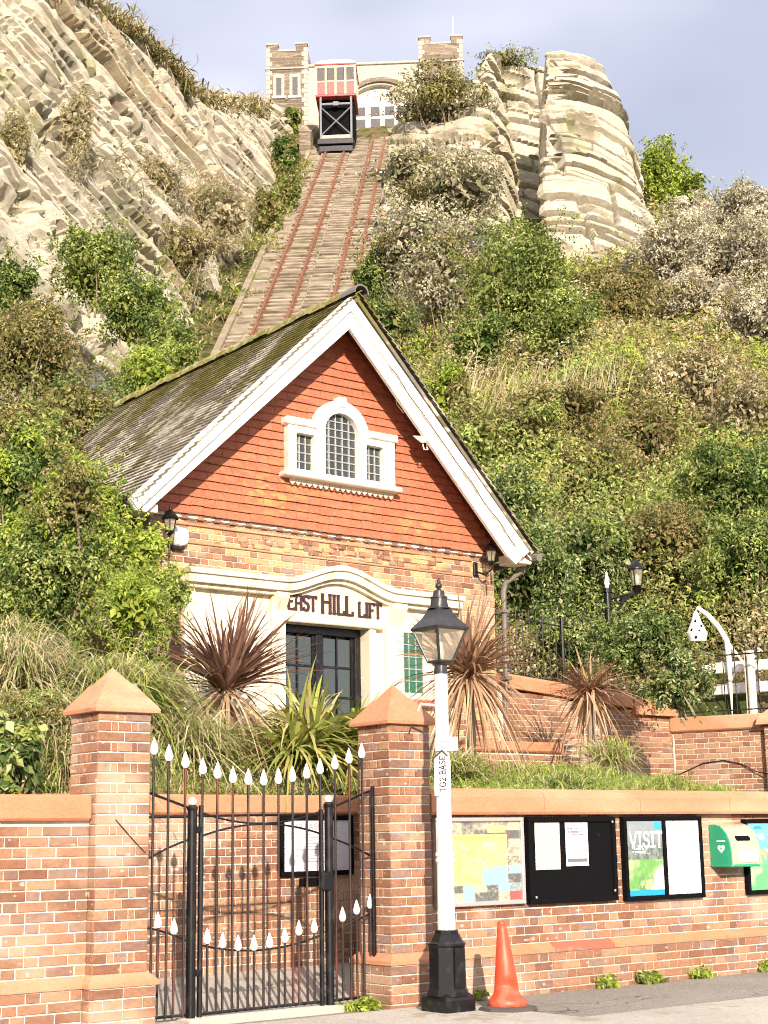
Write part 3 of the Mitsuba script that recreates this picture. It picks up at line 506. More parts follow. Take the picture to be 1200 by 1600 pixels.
cp = [(10.25, 1.548), (10.235, 1.57), (10.235, 1.70), (10.27, 1.75), (10.36, 1.775), (10.72, 1.775), (10.72, 1.548)]
for a, b in ((8.44, 9.75), (9.756, 11.0), (11.006, 12.3), (12.306, 13.6), (13.606, 20)):
    add('coping', hull([(x, y, z) for x in (a, b) for y, z in cp]), M_TERRA, rw)
# back wall of the gate passage
bk = thing('passage_wall', 'brick wall behind the gate with a broad orange coping', 'wall')
add('core', box(4.6, 9.6, 12.407, 12.62, -.1, 1.60), M_MORTAR, bk)
lay(bk, courses(sbox(4.7, .10, 9.4, 1.595), .10, 1.595, rng, 'flemish', prio=lambda u, z: (30 if 6.4 < u < 9.2 else 0) + z), FR(12.40), 290, rng=rng)
for a, b in ((4.6, 6.9), (6.906, 8.1), (8.106, 9.6)): add('coping', cbox(a, b, 12.33, 12.75, 1.60, 1.78, .02), M_TERRA, bk)
sd = thing('passage_side_wall', 'brick return wall behind the right gate pillar', 'wall')
add('core', box(9.41, 9.6, 10.66, 12.40, -.1, 1.66), M_MORTAR, sd); lay(sd, [(u, e, a, b, p) for u, e, a, b, p in courses(sbox(0, 0, 1.74, 1.6), .05, 1.6, rng, 'flemish')], FRL(9.40, 12.40), 280, rng=rng)
one('passage_side_wall', 'short brick return wall closing the passage on the left', 'wall', box(4.4, 4.6, 10.66, 12.6, -.1, 1.6), M_MORTAR)
for i, x in enumerate((9.22, 9.32)): one('drain_pipe', ('left' if i == 0 else 'right') + ' one of two short terracotta pipes low in the passage corner', 'pipe', tube([(x, 12.28, .12), (x, 12.28, .62)], .042, 12), M_TERRA, True)
# =================================================================== GATE
gate_y = 10.5
def spear(x, z, y=gate_y, s=1.0):
    pr = [(0, .135), (.006, .125), (.018, .098), (.031, .062), (.037, .040), (.034, .022), (.022, .006), (.008, 0), (0, 0)]
    return lathe([(r * s, q * s) for r, q in pr], 14, (x, y, z - .135 * s), 0, 1, .55)
def rod(pts, r=.0085): return tube([(x, gate_y + .004, z) for x, z in pts], r, 6)
TIPS = [(5.897,2.146),(6.028,2.10),(6.177,2.049),(6.334,2.003),(6.469,1.971),(6.612,1.938),(6.757,1.925),(6.904,1.922),(7.047,1.935),(7.185,1.953),(7.326,1.981),(7.462,2.02),(7.613,2.06),(7.761,2.111),(7.896,2.158)]
LOW = [(5.953,.843),(6.093,.791),(6.388,.707),(6.526,.667),(6.667,.641),(6.815,.634),(6.96,.647),(7.107,.679),(7.243,.728),(7.394,.74),(7.678,.817),(7.823,.868),(7.964,.91)]
gl = thing('gate_side_panel', 'narrow fixed railing panel left of the gate', 'gate panel'); gm = thing('metal_gate', 'black iron gate leaf with cream spearheads and crossing arched rails', 'gate'); gr = thing('gate_side_panel', 'narrow fixed railing panel joining the right gate pillar', 'gate panel')
for i, (x, z) in enumerate(TIPS):
    h = gl if i < 3 else gm if i < 12 else gr
    b = add('bar', tube([(x, gate_y, .075), (x, gate_y, z - .125)], .0105, 8), M_RUSTBLACK, h); add('spearhead', spear(x, z), M_IVORY, b, True)
for i, (x, z) in enumerate(LOW):
    h = gl if i < 2 else gm if i < 10 else gr
    b = add('short_bar', tube([(x, gate_y, .075), (x, gate_y, z - .11)], .010, 8), M_RUSTBLACK, h); add('spearhead', spear(x, z, s=.92), M_IVORY, b, True)
def sm(pts, n=24):
    p = np.asarray(pts, float); k = np.polyfit(p[:, 0], p[:, 1], 2); x = np.linspace(p[0, 0], p[-1, 0], n); return [(a, np.polyval(k, a)) for a in x]
add('rail', rod([(5.80,1.745),(6.21,1.613)], .011), M_BLACK, gl); add('rail', rod([(5.80,1.541),(6.212,1.544)], .011), M_BLACK, gl); add('curved_rail', rod(sm([(5.80,1.20),(5.891,1.25),(6.029,1.305),(6.214,1.37)])), M_BLACK, gl); add('curved_rail', rod(sm([(5.80,.74),(5.863,.726),(6.039,.681),(6.2,.617)])), M_BLACK, gl); add('bottom_rail', rod([(5.8,.075),(6.21,.075)], .012), M_BLACK, gl)
add('stile', tube([(6.322, gate_y, .05), (6.322, gate_y, 1.632)], .021, 8), M_BLACK, gm); add('stile', tube([(7.468, gate_y, .05), (7.468, gate_y, 1.60)], .021, 8), M_BLACK, gm)
add('rail', rod([(6.321,1.549),(7.468,1.561)], .011), M_BLACK, gm); add('curved_rail', rod(sm([(6.321,1.575),(6.473,1.539),(6.71,1.498),(6.892,1.487),(7.14,1.505),(7.46,1.582)])), M_BLACK, gm)
add('curved_rail', rod(sm([(6.346,1.402),(6.503,1.435),(6.741,1.478),(6.892,1.487),(7.14,1.465),(7.457,1.406)])), M_BLACK, gm); add('curved_rail', rod(sm([(6.343,.575),(6.539,.537),(6.834,.512),(7.075,.523),(7.45,.595)])), M_BLACK, gm); add('bottom_rail', rod([(6.32,.072),(7.468,.08)], .013), M_BLACK, gm)
add('lock', cbox(7.455, 7.54, gate_y - .045, gate_y + .02, .945, 1.10, .012), M_BLACK, gm)
for z in (.35, 1.42): add('hinge', cbox(6.26, 6.33, gate_y - .02, gate_y + .02, z, z + .05, .006), M_BLACK, gm)
add('rail', rod([(7.576,1.613),(7.97,1.75)], .011), M_BLACK, gr); add('curved_rail', rod(sm([(7.586,1.364),(7.75,1.31),(7.97,1.22)])), M_BLACK, gr); add('curved_rail', rod(sm([(7.591,.622),(7.8,.69),(7.97,.745)])), M_BLACK, gr); add('bottom_rail', rod([(7.56,.08),(7.94,.09)], .012), M_BLACK, gr)
add('end_post', cbox(7.955, 7.985, 10.44, 10.47, .40, 1.79, .006), M_BLACK, gr); 
for lab, x, zt in (('thick black gate post with pale ball top on the hinge side', 6.243, 1.60), ('thick black gate post with pale ball top on the lock side', 7.546, 1.625)):
    g = thing('gate_post', lab, 'gate post'); add('post', tube([(x, gate_y, -.02), (x, gate_y, zt)], .037, 20), M_BLACK, g, 40); add('collar', lathe([(.037, -.01), (.043, 0), (.043, .02), (.02, .04)], 20, (x, gate_y, zt)), M_BLACK, g, 40)
    add('ball', lathe([(.034 * math.sin(t), -.034 * math.cos(t) + .058) for t in np.linspace(0, np.pi, 12)], 16, (x, gate_y, zt)), M_IVORY, g, True)
one('wire', 'thin loose wire hanging across the left gate pillar', 'wire', tube([(5.44, 10.238, 1.52), (5.52, 10.236, 1.44), (5.60, 10.235, 1.36), (5.69, 10.24, 1.28), (5.76, 10.33, 1.245), (5.80, 10.5, 1.22)], .0035, 5), M_WIRE)
# =================================================================== NOTICE BOARDS
def rect(x0, x1, y, z0, z1):                             # a flat sheet facing the street, uv 0..1
    return np.array([[x0, y, z0], [x1, y, z0], [x1, y, z1], [x0, y, z1]], float), np.array([[0, 1, 2], [0, 2, 3]])
UV4 = np.array([[0, 0], [1, 0], [1, 1], [0, 1.0]])
def sheet(name, label, cat_, x0, x1, y, z0, z1, m): return one(name, label, cat_, rect(x0, x1, y, z0, z1), m, uv=UV4)
def inr(u, v, a, b, c, d): return (u > a) & (u < b) & (v > c) & (v < d)
def f_map(p, n, uv):
    u, v = uv.x, uv.y; cell = mikit.cell_rand(u * 7, v * 9, 3); cell2 = mikit.cell_rand(u * 7, v * 9, 8)
    ph = fbm(u * 40, v * 40, 0, 2); c = mix(C(.12,.13,.12), C(.46,.42,.31), smoothstep(.3,.75,cell * .6 + ph * .5)); c = mix(c, C(.34,.10,.09), smoothstep(.93,.95,cell2)); c = mix(c, C(.28,.42,.50), smoothstep(.84,.86,cell2) * (1 - smoothstep(.93,.95,cell2)))
    q = fbm(u * 5, v * 5, 4, 4); m = mix(C(.55,.48,.17), C(.48,.48,.22), smoothstep(.4,.6,q)); m = mix(m, C(.66,.42,.26), smoothstep(.58,.66,fbm(u * 9 + 3, v * 9, 2, 3)) * smoothstep(.35,.6,u)); st = dr.abs(fbm(u * 12, v * 12, 8, 3) - .5); m = mix(C(.78,.74,.60), m, smoothstep(0,.02,st))
    m = dr.select((v < .34 + .26 * (u - .5) + .06 * q) & (u > .52), C(.27,.46,.50), m); m = dr.select(inr(u, v, .14, .83, .78, .80), C(.45,.40,.12), m)
    c = dr.select(inr(u, v, .13, .84, .20, .84), m, c); c = dr.select(inr(u, v, .60, .82, .86, .95), C(.72,.66,.22), c); return c
M_MAP = mat('map_print', P(proc(f_map), .25, .5))
def lines(u, v, rows, duty, seed):
    r = dr.floor(v * rows); e = .35 + .6 * mikit.cell_rand(r, 3, seed); w = mikit.cell_rand(u * 26, r, seed + 1)
    return (v * rows - r < duty) & (u < e) & (w > .22)
def f_note1(p, n, uv):
    u, v = uv.x, uv.y; on = inr(u, v, .1, .9, .15, .88) & lines((u - .1) / .8, v, 34, .4, 5); c = dr.select(on, C(.50,.46,.40), C(.58,.52,.42)); return dr.select(v < .10, C(.48,.45,.41), c)
def f_note2(p, n, uv):
    u, v = uv.x, uv.y; on = inr(u, v, .1, .9, .22, .68) & lines((u - .1) / .8, v, 30, .42, 9); c = dr.select(on, C(.36,.36,.42), C(.62,.61,.63)); hd = inr(u, v, .1, .92, .70, .93) & lines((u - .1) / .8, v + .01, 13, .62, 14); c = dr.select(hd, C(.22,.22,.26), c); return dr.select(inr(u, v, .08, .94, .09, .17), C(.16,.16,.17), c)
def f_visit(p, n, uv):
    u, v = uv.x, uv.y; h = fbm(u * 9, v * 14, 1, 4); sky_ = mix(C(.30,.34,.37), C(.20,.23,.24), h); bld = mix(C(.10,.14,.12), C(.22,.26,.22), smoothstep(.3,.7,fbm(u * 22, v * 22, 5, 3)))
    c = mix(bld, sky_, smoothstep(.60,.84,v + (h - .5) * .3)); g = mix(C(.14,.34,.09), C(.33,.46,.22), smoothstep(.35,.65,fbm(u * 5, v * 7, 3, 3))); g = mix(g, C(.12,.26,.10), smoothstep(.58,.66,fbm(u * 16, v * 16, 6, 3)) * (1 - smoothstep(.2,.36,v))); g = mix(g, C(.62,.68,.66), smoothstep(.7,.95,u + .2 - v * .6) * (1 - smoothstep(.3,.45,v)))
    c = dr.select(v < .48, g, c); c = dr.select(v < .075, C(.02,.30,.62), c); c = dr.select(inr(u, v, .78, .98, .88, .985), C(.05,.36,.66), c); l = inr(u, v, .15, .9, .555, .63) & lines((u - .15) / .75, v, 26, .5, 3); return dr.select(l, C(.85,.86,.86), c)
def f_face(p, n, uv):
    u, v = uv.x, uv.y; c = C(.60,.60,.62); d = dr.sqrt(dr.square((u - .52) * 1.0) + dr.square((v - .66) * 1.5)); arc = (dr.abs(d - .30) < .022) & (v > .55); c = dr.select(arc, C(.66,.68,.70), c)
    c = mix(c, C(.72,.58,.58), smoothstep(.55,.7,fbm(u * 10, v * 16, 3, 3)) * (1 - smoothstep(.0,.07,dr.abs(v - .535))) * (1 - smoothstep(.12,.24,dr.abs(u - .5)))); c = mix(c, C(.70,.62,.62), (1 - smoothstep(.0,.012,dr.abs(v - .28))) * (1 - smoothstep(.08,.16,dr.abs(u - .55)))); c = dr.select(inr(u, v, .06, .30, .74, .83) & lines((u - .06) / .24, v, 30, .45, 4), C(.45,.66,.70), c); return dr.select(inr(u, v, .08, .32, .05, .09), C(.50,.68,.70), c)
def f_green(p, n, uv):
    u, v = uv.x, uv.y; c = mix(C(.13,.50,.18), C(.16,.62,.55), smoothstep(.25,.85,v)); c = mix(c, C(.55,.74,.42), smoothstep(.5,.75,fbm(u * 7, v * 7, 2, 3)) * (1 - smoothstep(.25,.45,v)) * .6)
    b = fbm(u * 12 + 4, v * 9, 7, 3); c = mix(c, C(.72,.36,.13), smoothstep(.50,.60,b) * inr_s(v, .38, .76)); c = mix(c, C(.75,.72,.62), smoothstep(.58,.66,fbm(u * 16, v * 13, 3, 3)) * inr_s(v, .45, .86)); return dr.select(dr.square((u - .16) * 2.2) + dr.square((v - .93) * 5) < .02, C(.06,.28,.36), c)
def inr_s(v, a, b): return smoothstep(a, a + .08, v) * (1 - smoothstep(b - .08, b, v))
def f_please(p, n, uv):
    u, v = uv.x, uv.y; on = inr(u, v, .1, .94, .08, .78) & lines((u - .1) / .84, v, 17, .35, 6) & (fbm(u * 6, v * 12, 4, 2) > .52); return dr.select(on, C(.30,.30,.34), C(.60,.60,.63))
M_NOTE1 = mat('notice_print', P(proc(f_note1), .6)); M_NOTE2 = mat('notice_print_bold', P(proc(f_note2), .6)); M_VISIT = mat('poster_print', P(proc(f_visit), .25)); M_FACE = mat('white_poster_print', P(proc(f_face), .25)); M_GREENP = mat('green_poster_print', P(proc(f_green), .25)); M_PLEASE = mat('rules_print', P(proc(f_please), .5))
def frame4(k, x0, x1, y0, y1, z0, z1, w, m, name='frame'):
    for b in ((x0, x1, z1 - w, z1), (x0, x1, z0, z0 + w), (x0, x0 + w, z0 + w, z1 - w), (x1 - w, x1, z0 + w, z1 - w)): add(name, cbox(b[0], b[1], y0, y1, b[2], b[3], .005), m, k)
YB = 10.345
n1 = thing('notice_board', 'silver framed board with the yellow town map', 'notice board'); add('back_panel', box(8.53, 9.53, 10.315, YB, .785, 1.515), M_METAL, n1); frame4(n1, 8.52, 9.54, 10.285, YB, .775, 1.525, .035, M_METAL)
sheet('map_poster', 'faded yellow street map with small pictures around it', 'poster', 8.556, 9.504, 10.312, .812, 1.488, M_MAP)
n2 = thing('notice_board', 'black notice case holding two white papers', 'notice board'); add('back_panel', box(9.60, 10.69, 10.30, YB, .775, 1.515), M_BOARD, n2); frame4(n2, 9.585, 10.70, 10.275, YB, .765, 1.525, .045, M_BOARD)
sheet('paper_notice', 'larger cream paper on the left in the black notice case', 'paper', 9.675, 9.985, 10.296, 1.06, 1.475, M_NOTE1); sheet('paper_notice', 'smaller white paper with bold heading beside the cream one', 'paper', 10.055, 10.345, 10.296, 1.085, 1.475, M_NOTE2)
for x, z in ((9.64, .815), (10.64, .845), (10.645, 1.47)): add('screw', cbox(x, x + .02, 10.268, 10.28, z, z + .02, .003), M_METAL, n2)
n3 = thing('notice_board', 'black double frame with a colour poster and a white poster', 'notice board'); add('back_panel', box(10.835, 11.905, 10.30, YB, .76, 1.515), M_BOARD, n3); frame4(n3, 10.82, 11.92, 10.28, YB, .75, 1.525, .038, M_BOARD); add('mullion', cbox(11.352, 11.398, 10.28, YB, .79, 1.487, .005), M_BOARD, n3)
vp = sheet('poster', 'grey and green poster headed VISIT with a blue foot', 'poster', 10.86, 11.350, 10.297, .792, 1.485, M_VISIT); sheet('poster', 'almost blank white poster right of the VISIT poster', 'poster', 11.40, 11.88, 10.297, .792, 1.485, M_FACE)
def text(s, h, M, sx=1.0, d=.002, bold=False):                       # lettering: x right, y up -> placed by a 4x4
    m = meshkit.text_mesh(s, h, d, bold); v = np.array(m.vertices); v[:, 0] *= sx; return xform((v, np.array(m.faces)), M)
def TX(x, y, z): return np.array([[1, 0, 0, x], [0, 0, -1, y], [0, 1, 0, z], [0, 0, 0, 1.0]])
add('lettering', text('VISIT', .15, TX(10.885, 10.2965, 1.235), .80, bold=True), M_PAPER, vp); add('lettering', text('MORE', .035, TX(11.42, 10.2965, 1.425)), M_GREYINK, 'poster_001'); add('lettering', text('LOCAL', .035, TX(11.42, 10.2965, 1.375)), M_GREYINK, 'poster_001')
n4 = thing('notice_board', 'dark framed board at the right edge with the green poster', 'notice board'); add('back_panel', box(12.60, 13.7, 10.31, YB, .76, 1.485), M_BOARD, n4); frame4(n4, 12.585, 13.72, 10.285, YB, .75, 1.495, .04, M_BOARD)
sheet('poster', 'turquoise and green poster partly hidden by the defibrillator box', 'poster', 12.626, 13.68, 10.306, .792, 1.455, M_GREENP)
n5 = thing('notice_board', 'white rules board in a black frame on the wall behind the gate', 'notice board'); add('back_panel', box(8.33, 9.17, 12.375, 12.395, 1.03, 1.57), M_BOARD, n5); frame4(n5, 8.32, 9.18, 12.35, 12.395, 1.02, 1.585, .042, M_BOARD)
add('panel', rect(8.365, 9.135, 12.370, 1.065, 1.54), M_PLEASE, n5, uv=UV4); add('lettering', text('PLEASE', .055, TX(8.50, 12.3695, 1.455), 1.1, bold=True), M_GREYINK, n5); one('paper_notice', 'small dark plate with white marks hanging under the rules board', 'sign', box(8.55, 8.86, 12.375, 12.385, .925, 1.0), M_BOARD)
# defibrillator cabinet
df = thing('defibrillator_cabinet', 'green defibrillator box with a smoky curved cover on the wall', 'defibrillator')
dp = [(10.345, 1.045), (10.09, 1.045), (10.085, 1.07), (10.085, 1.18), (10.10, 1.27), (10.14, 1.36), (10.21, 1.425), (10.29, 1.445), (10.345, 1.445)]
def dprism(x0, x1, sc=1.0): 
    c = np.array([10.24, 1.23]); return hull([(x, *(c + (np.array(q) - c) * sc)) for x in (x0, x1) for q in dp])
add('side', dprism(12.09, 12.105), M_GREEN, df); add('body', dprism(12.105, 12.50, .93), M_GREEN, df); add('cover', dprism(12.12, 12.52, 1.0), M_PALEGREEN, df, 30); add('base', cbox(12.085, 12.53, 10.08, 10.345, 1.03, 1.058, .008), M_GREEN, df)
add('label_panel', cbox(12.20, 12.50, 10.076, 10.084, 1.075, 1.20, .002), M_PAPER, df); add('rim', cat([tube([(12.115, y - .002, z) for y, z in dp[1:-1]], .012, 6), tube([(12.52, y - .002, z) for y, z in dp[1:-1]], .010, 6)]), M_PALEGREEN, df)
th = np.linspace(0, 2 * np.pi, 40); hp = Polygon(list(zip(16 * np.sin(th) ** 3, 13 * np.cos(th) - 5 * np.cos(2 * th) - 2 * np.cos(3 * th) - np.cos(4 * th)))).buffer(0)
v, f = ext(hp, .002); add('heart_symbol', (np.stack([12.09 - v[:, 2], 10.20 - v[:, 0] * .0029, 1.21 + v[:, 1] * .0029], 1), f), M_PAPER, df)
add('lightning_symbol', (lambda m: (np.stack([12.087 - m[0][:, 2], 10.20 - m[0][:, 0], 1.21 + m[0][:, 1]], 1), m[1]))(ext(Polygon([(.004, .022), (-.012, -.003), (-.001, -.001), (-.006, -.024), (.012, .004), (.001, .003)]), .002)), M_GREEN, df)
add('strip', box(12.086, 12.089, 10.145, 10.25, 1.275, 1.290), M_PAPER, df); add('device', cbox(12.2, 12.44, 10.105, 10.2, 1.25, 1.33, .02), M_BOARD, df)
# =================================================================== LAMP POST
LX, LY = 8.17, 9.76
lp = thing('lamp_post', 'tall white lamp post with black base and square black lantern', 'lamp post')
def pline(prof, n, rot=0.0, m=M_BLACK, nm='base', parent=None, smooth=False): return add(nm, lathe(prof, n, (LX, LY, 0), rot), m, parent or lp, smooth)
R8 = math.pi / 8
pline([(0, -.02), (.215, -.02), (.215, .10), (.205, .125), (.165, .15)], 4, math.pi / 4, nm='plinth'); pline([(.172, .13), (.172, .16), (.155, .19), (.150, .50), (.158, .515), (.158, .53), (.135, .545), (.105, .60), (.098, .605), (.098, .63), (.07, .635)], 8, R8, nm='pedestal')
add('access_door', hull([(LX - .055, LY - .156, .2), (LX + .055, LY - .156, .2), (LX - .05, LY - .156, .5), (LX + .05, LY - .156, .5), (LX - .05, LY - .13, .2), (LX + .05, LY - .13, .2), (LX - .05, LY - .13, .5), (LX + .05, LY - .13, .5)]), M_BLACK, lp)
pline([(.071, .62), (.069, .9), (.066, 1.16), (.075, 1.165), (.078, 1.175), (.075, 1.19), (.067, 1.195), (.067, 1.205), (.076, 1.21), (.078, 1.22), (.075, 1.235), (.064, 1.24), (.060, 1.7), (.056, 2.3), (.054, 2.69), (.0, 2.69)], 28, nm='column', m=M_POSTWHITE, smooth=40)
ln = pline([(.05, 2.66), (.056, 2.69), (.052, 2.75), (.08, 2.775), (.085, 2.79), (.0, 2.79)], 24, nm='lantern', m=M_GREYBLACK, smooth=40)
zb_, zt_, hb, ht = 2.785, 3.055, .072, .160
for sx in (-1, 1):
    for sy in (-1, 1): add('corner_bar', tube([(LX + sx * hb, LY + sy * hb, zb_), (LX + sx * ht, LY + sy * ht, zt_)], .0115, 6), M_GREYBLACK, ln)
for (ax, ay), (bx_, by_) in (((-1,-1),(1,-1)), ((-1,-1),(-1,1)), ((1,-1),(1,1)), ((-1,1),(1,1))):
    h0, h1 = hb - .006, ht - .006
    add('pane', (np.array([[LX+ax*h0, LY+ay*h0, zb_+.01], [LX+bx_*h0, LY+by_*h0, zb_+.01], [LX+bx_*h1, LY+by_*h1, zt_], [LX+ax*h1, LY+ay*h1, zt_]]), np.array([[0,1,2],[0,2,3]])), M_LAMPGLASS, ln)
    add('bottom_bar', tube([(LX+ax*hb, LY+ay*hb, zb_), (LX+bx_*hb, LY+by_*hb, zb_)], .012, 6), M_GREYBLACK, ln)
s2 = math.sqrt(2)
add('lantern_roof', lathe([(r * s2, z) for r, z in ((.145, 3.045), (.172, 3.05), (.174, 3.066), (.148, 3.10), (.110, 3.145), (.082, 3.195), (.070, 3.235))], 4, (LX, LY, 0), math.pi / 4), M_GREYBLACK, ln)
add('chimney', lathe([(.095, 3.228), (.092, 3.24), (.078, 3.245), (.066, 3.315), (.074, 3.318), (.074, 3.33), (.052, 3.335), (.044, 3.38), (.02, 3.392), (.016, 3.40)], 24, (LX, LY, 0)), M_GREYBLACK, ln, 30)
add('finial', lathe([(.012, 3.39), (.014, 3.40), (.026, 3.41), (.030, 3.425), (.026, 3.44), (.014, 3.452), (.017, 3.46), (.008, 3.485), (.0, 3.50)], 16, (LX, LY, 0)), M_GREYBLACK, ln, True)
add('lamp', lathe([(.0, 2.80), (.03, 2.80), (.035, 2.86), (.02, 2.95), (0, 2.96)], 12, (LX, LY, 0)), M_IVORY, ln, True)
# signs on the post, facing the street towards the camera side
va = math.atan2(-.83, -.62); fx = np.array([-math.sin(.66 + 0), 0, 0]); sr = np.array([.80, -.60, 0]); sn_ = np.array([-.60, -.80, 0])
def SF(o, z): M = np.eye(4); M[:3, 0] = sr; M[:3, 1] = [0, 0, 1]; M[:3, 2] = sn_; M[:3, 3] = np.array([LX, LY, z]) + sn_ * o; return M
def SR(o, z): M = SF(o, z); M = M.copy(); x, y = M[:3, 0].copy(), M[:3, 1].copy(); M[:3, 0] = y; M[:3, 1] = -x; return M
v, f = ext(Polygon([(-.075, 0), (.058, 0), (.058, .28), (.02, .345), (-.01, .368), (-.075, .29)]), .006); sg = one('direction_sign', 'white arrow-shaped sign on the lamp post reading TG2 BASE', 'sign', xform((v, f), SF(.064, 1.69)), M_PAPER)
MB = SR(.0705, 1.715); MB[:3, 3] += sr * .018; add('lettering', text('TG2 BASE', .052, MB, .84, bold=True), M_INK, sg)
add('arrow_mark', xform(ext(LineString([(-.055, -.05), (0, 0), (.045, -.045)]).buffer(.007, cap_style=2), .002), SF(.0705, 2.05) @ np.array([[1,0,0,-.01],[0,1,0,0],[0,0,1,0],[0,0,0,1.0]])), M_INK, sg)
pl_ = one('number_plate', 'small white plate fixed across the lamp post above the arrow sign', 'sign', xform(cbox(-.06, .125, -.055, .055, 0, .008, .002), SF(.064, 2.105)), M_PAPER)
for dz in (.015, -.035): add('text_line', xform(cbox(-.035, .05, dz, dz + .014, .0085, .0095, .0002), SF(.064, 2.105)), M_GREYINK, pl_)
for z in (2.14, 2.07, 1.75): one('band_clamp', {2.14: 'upper', 2.07: 'middle', 1.75: 'lower'}[z] + ' thin metal strap round the lamp post', 'strap', lathe([(.0600, z - .006), (.0615, z - .006), (.0615, z + .006), (.0600, z + .006)], 24, (LX, LY, 0)), M_METAL)
one('bracket', 'small white ladder bracket low on the back of the lamp post top', 'bracket', tube([(LX, LY, 2.42), (LX - .14, LY + .10, 2.44), (LX - .16, LY + .11, 2.38)], .010, 6), M_WHITE)
# =================================================================== TRAFFIC CONE
CX, CY = 8.56, 9.49
cn = thing('traffic_cone', 'dented orange traffic cone standing by the brick wall', 'traffic cone')
add('base', lathe([(0, .0), (.235, .0), (.24, .012), (.225, .035), (.15, .045), (0, .045)], 8, (CX, CY, 0), .2), M_RUBBER, cn)
prof = np.array([(.150, .04), (.155, .06), (.150, .085), (.115, .125), (.102, .15), (.100, .165), (.096, .20), (.075, .36), (.055, .52), (.040, .64), (.034, .655), (.036, .675), (.030, .69), (.022, .692)])
zz = np.linspace(0, len(prof) - 1, 70); pr = np.stack([np.interp(zz, np.arange(len(prof)), prof[:, k]) for k in (0, 1)], 1)
v, f = lathe(pr, 48); a = np.arctan2(v[:, 1], v[:, 0]); g = np.exp(-((v[:, 2] - .15 - .05 * np.cos(a + 2.4)) / .035) ** 2) * np.clip(np.cos(a + 2.0), 0, 1); v[:, :2] *= (1 - .42 * g)[:, None]
v[:, 0] += .8 * sr[0] * -.04 * (v[:, 2] / .7) ** 1.2; v[:, 1] += .8 * sr[1] * -.04 * (v[:, 2] / .7) ** 1.2
add('body', (v + [CX, CY, 0], f), M_CONE, cn, True)
# =================================================================== LOWER STATION HOUSE (facade at y = 15.2)
HX = 11.07; HY = 15.2
hs = thing('lift_station', 'small red gabled station house with mossy roof behind the gate', 'station building')
rng = np.random.default_rng(33)
M_DOORGLASS = mat('door_glass', P((.045, .06, .06), .04, .9)); M_SOFFIT = mat('soffit', P((.12, .05, .035), .8, .2)); M_YBRICK = mat('yellow_brick', P(proc(lambda p, n, uv: mix(C(.50,.36,.18), C(.42,.27,.15), smoothstep(.2,.8,uv.x)) * (.75 + .5 * fbm(p.x * 45, p.y * 45, p.z * 45, 3))), .85, .25))
body = Polygon([(8.44, 1.2), (13.70, 1.2), (13.70, 5.05), (8.44, 5.05)]).difference(sbox(10.24, 1.2, 11.52, 3.93))
add('wall', cat([face(body, HY + .008, .3), face(Polygon([(8.42, 5.051), (13.72, 5.051), (HX, 8.0)]), HY - .03, .3)]), M_MORTAR, hs); add('rear_wall', face(Polygon([(8.72, 1.2), (13.42, 1.2), (13.42, 5.3), (HX, 7.7), (8.72, 5.3)]), 20.4, .2), M_MORTAR, hs)
for x0, x1 in ((8.44, 8.7), (13.44, 13.70)): v, f = box(x0, x1, HY + .31, 20.6, 1.2, 5.05); add('side_wall', (v, f), M_BRICK, hs, uv=np.full((8, 2), .4))
fz = sbox(8.445, 4.40, 13.695, 5.03).union(sbox(12.92, 1.9, 13.695, 4.40)).union(sbox(8.445, 1.9, 8.86, 4.40))
fr_ = courses(fz, 2.2, 5.03, rng, 'flemish', prio=lambda u, z: z); yl = rng.random(len(fr_)) < .42
lay(hs, [r for r, q in zip(fr_, yl) if not q], FR(HY), 180, rng=rng, tones=lambda r_: int(r_.choice([9, 10, 11, 11, 10, 3, 2, 4, 15]))); lay(hs, [r for r, q in zip(fr_, yl) if q], FR(HY), 120, rng=rng, m=M_YBRICK, stuff='yellow_brickwork')
add('string_course', cbox(8.6, 13.3, HY - .03, HY + .01, 4.965, 4.995, .004), M_TERRA, hs); add('string_course', cbox(8.6, 13.3, HY - .022, HY + .01, 4.755, 4.778, .004), M_TERRA, hs)
nb = 46
for i in range(nb):                                       # dentil course under the tiles
    x = 8.5 + i * (5.1 / nb); scene[key('dentil', hs)] = place(brick_ply([1, 5, 13, 14][i % 4], False), FR(HY) @ np.array([[.085, 0, 0, x], [0, .08, 0, -.045 if i % 2 else -.02], [0, 0, .07, 5.035], [0, 0, 0, 1]]))
for i in range(70):                                       # chequered frieze of proud bricks
    x = 9.5 + rng.random() * 3.4; z = 4.785 + .06 * int(rng.integers(0, 3))
    scene[key('frieze_brick', hs)] = place(brick_ply(int(rng.integers(0, 16)), False, M_YBRICK if rng.random() < .6 else None), FR(HY) @ np.array([[.10, 0, 0, x], [0, .05, 0, -.016 - .012 * rng.random()], [0, 0, .056, z], [0, 0, 0, 1]]))
gable = Polygon([(8.40, 5.10), (13.74, 5.10), (HX, 8.06)])
win_hole = sbox(10.26, 5.72, 11.90, 6.40).union(Polygon(ring((11.06, 6.33), .42, 40)))
tiles = [(u, e - .0, a, b, -z0) for (u, e, a, b, p) in courses(gable.difference(win_hole), 5.10, 8.0, rng, 'stretcher', h=.107, phase=0) for z0 in [abs(a - 6.0)]]
def retile(rows):
    out = []
    for u, e, a, b, p in rows:
        n = max(1, round((e - u) / .165)); w = (e - u) / n
        out += [(u + i * w + .002, u + (i + 1) * w - .002, a, b + .012, p) for i in range(n)]
    return out
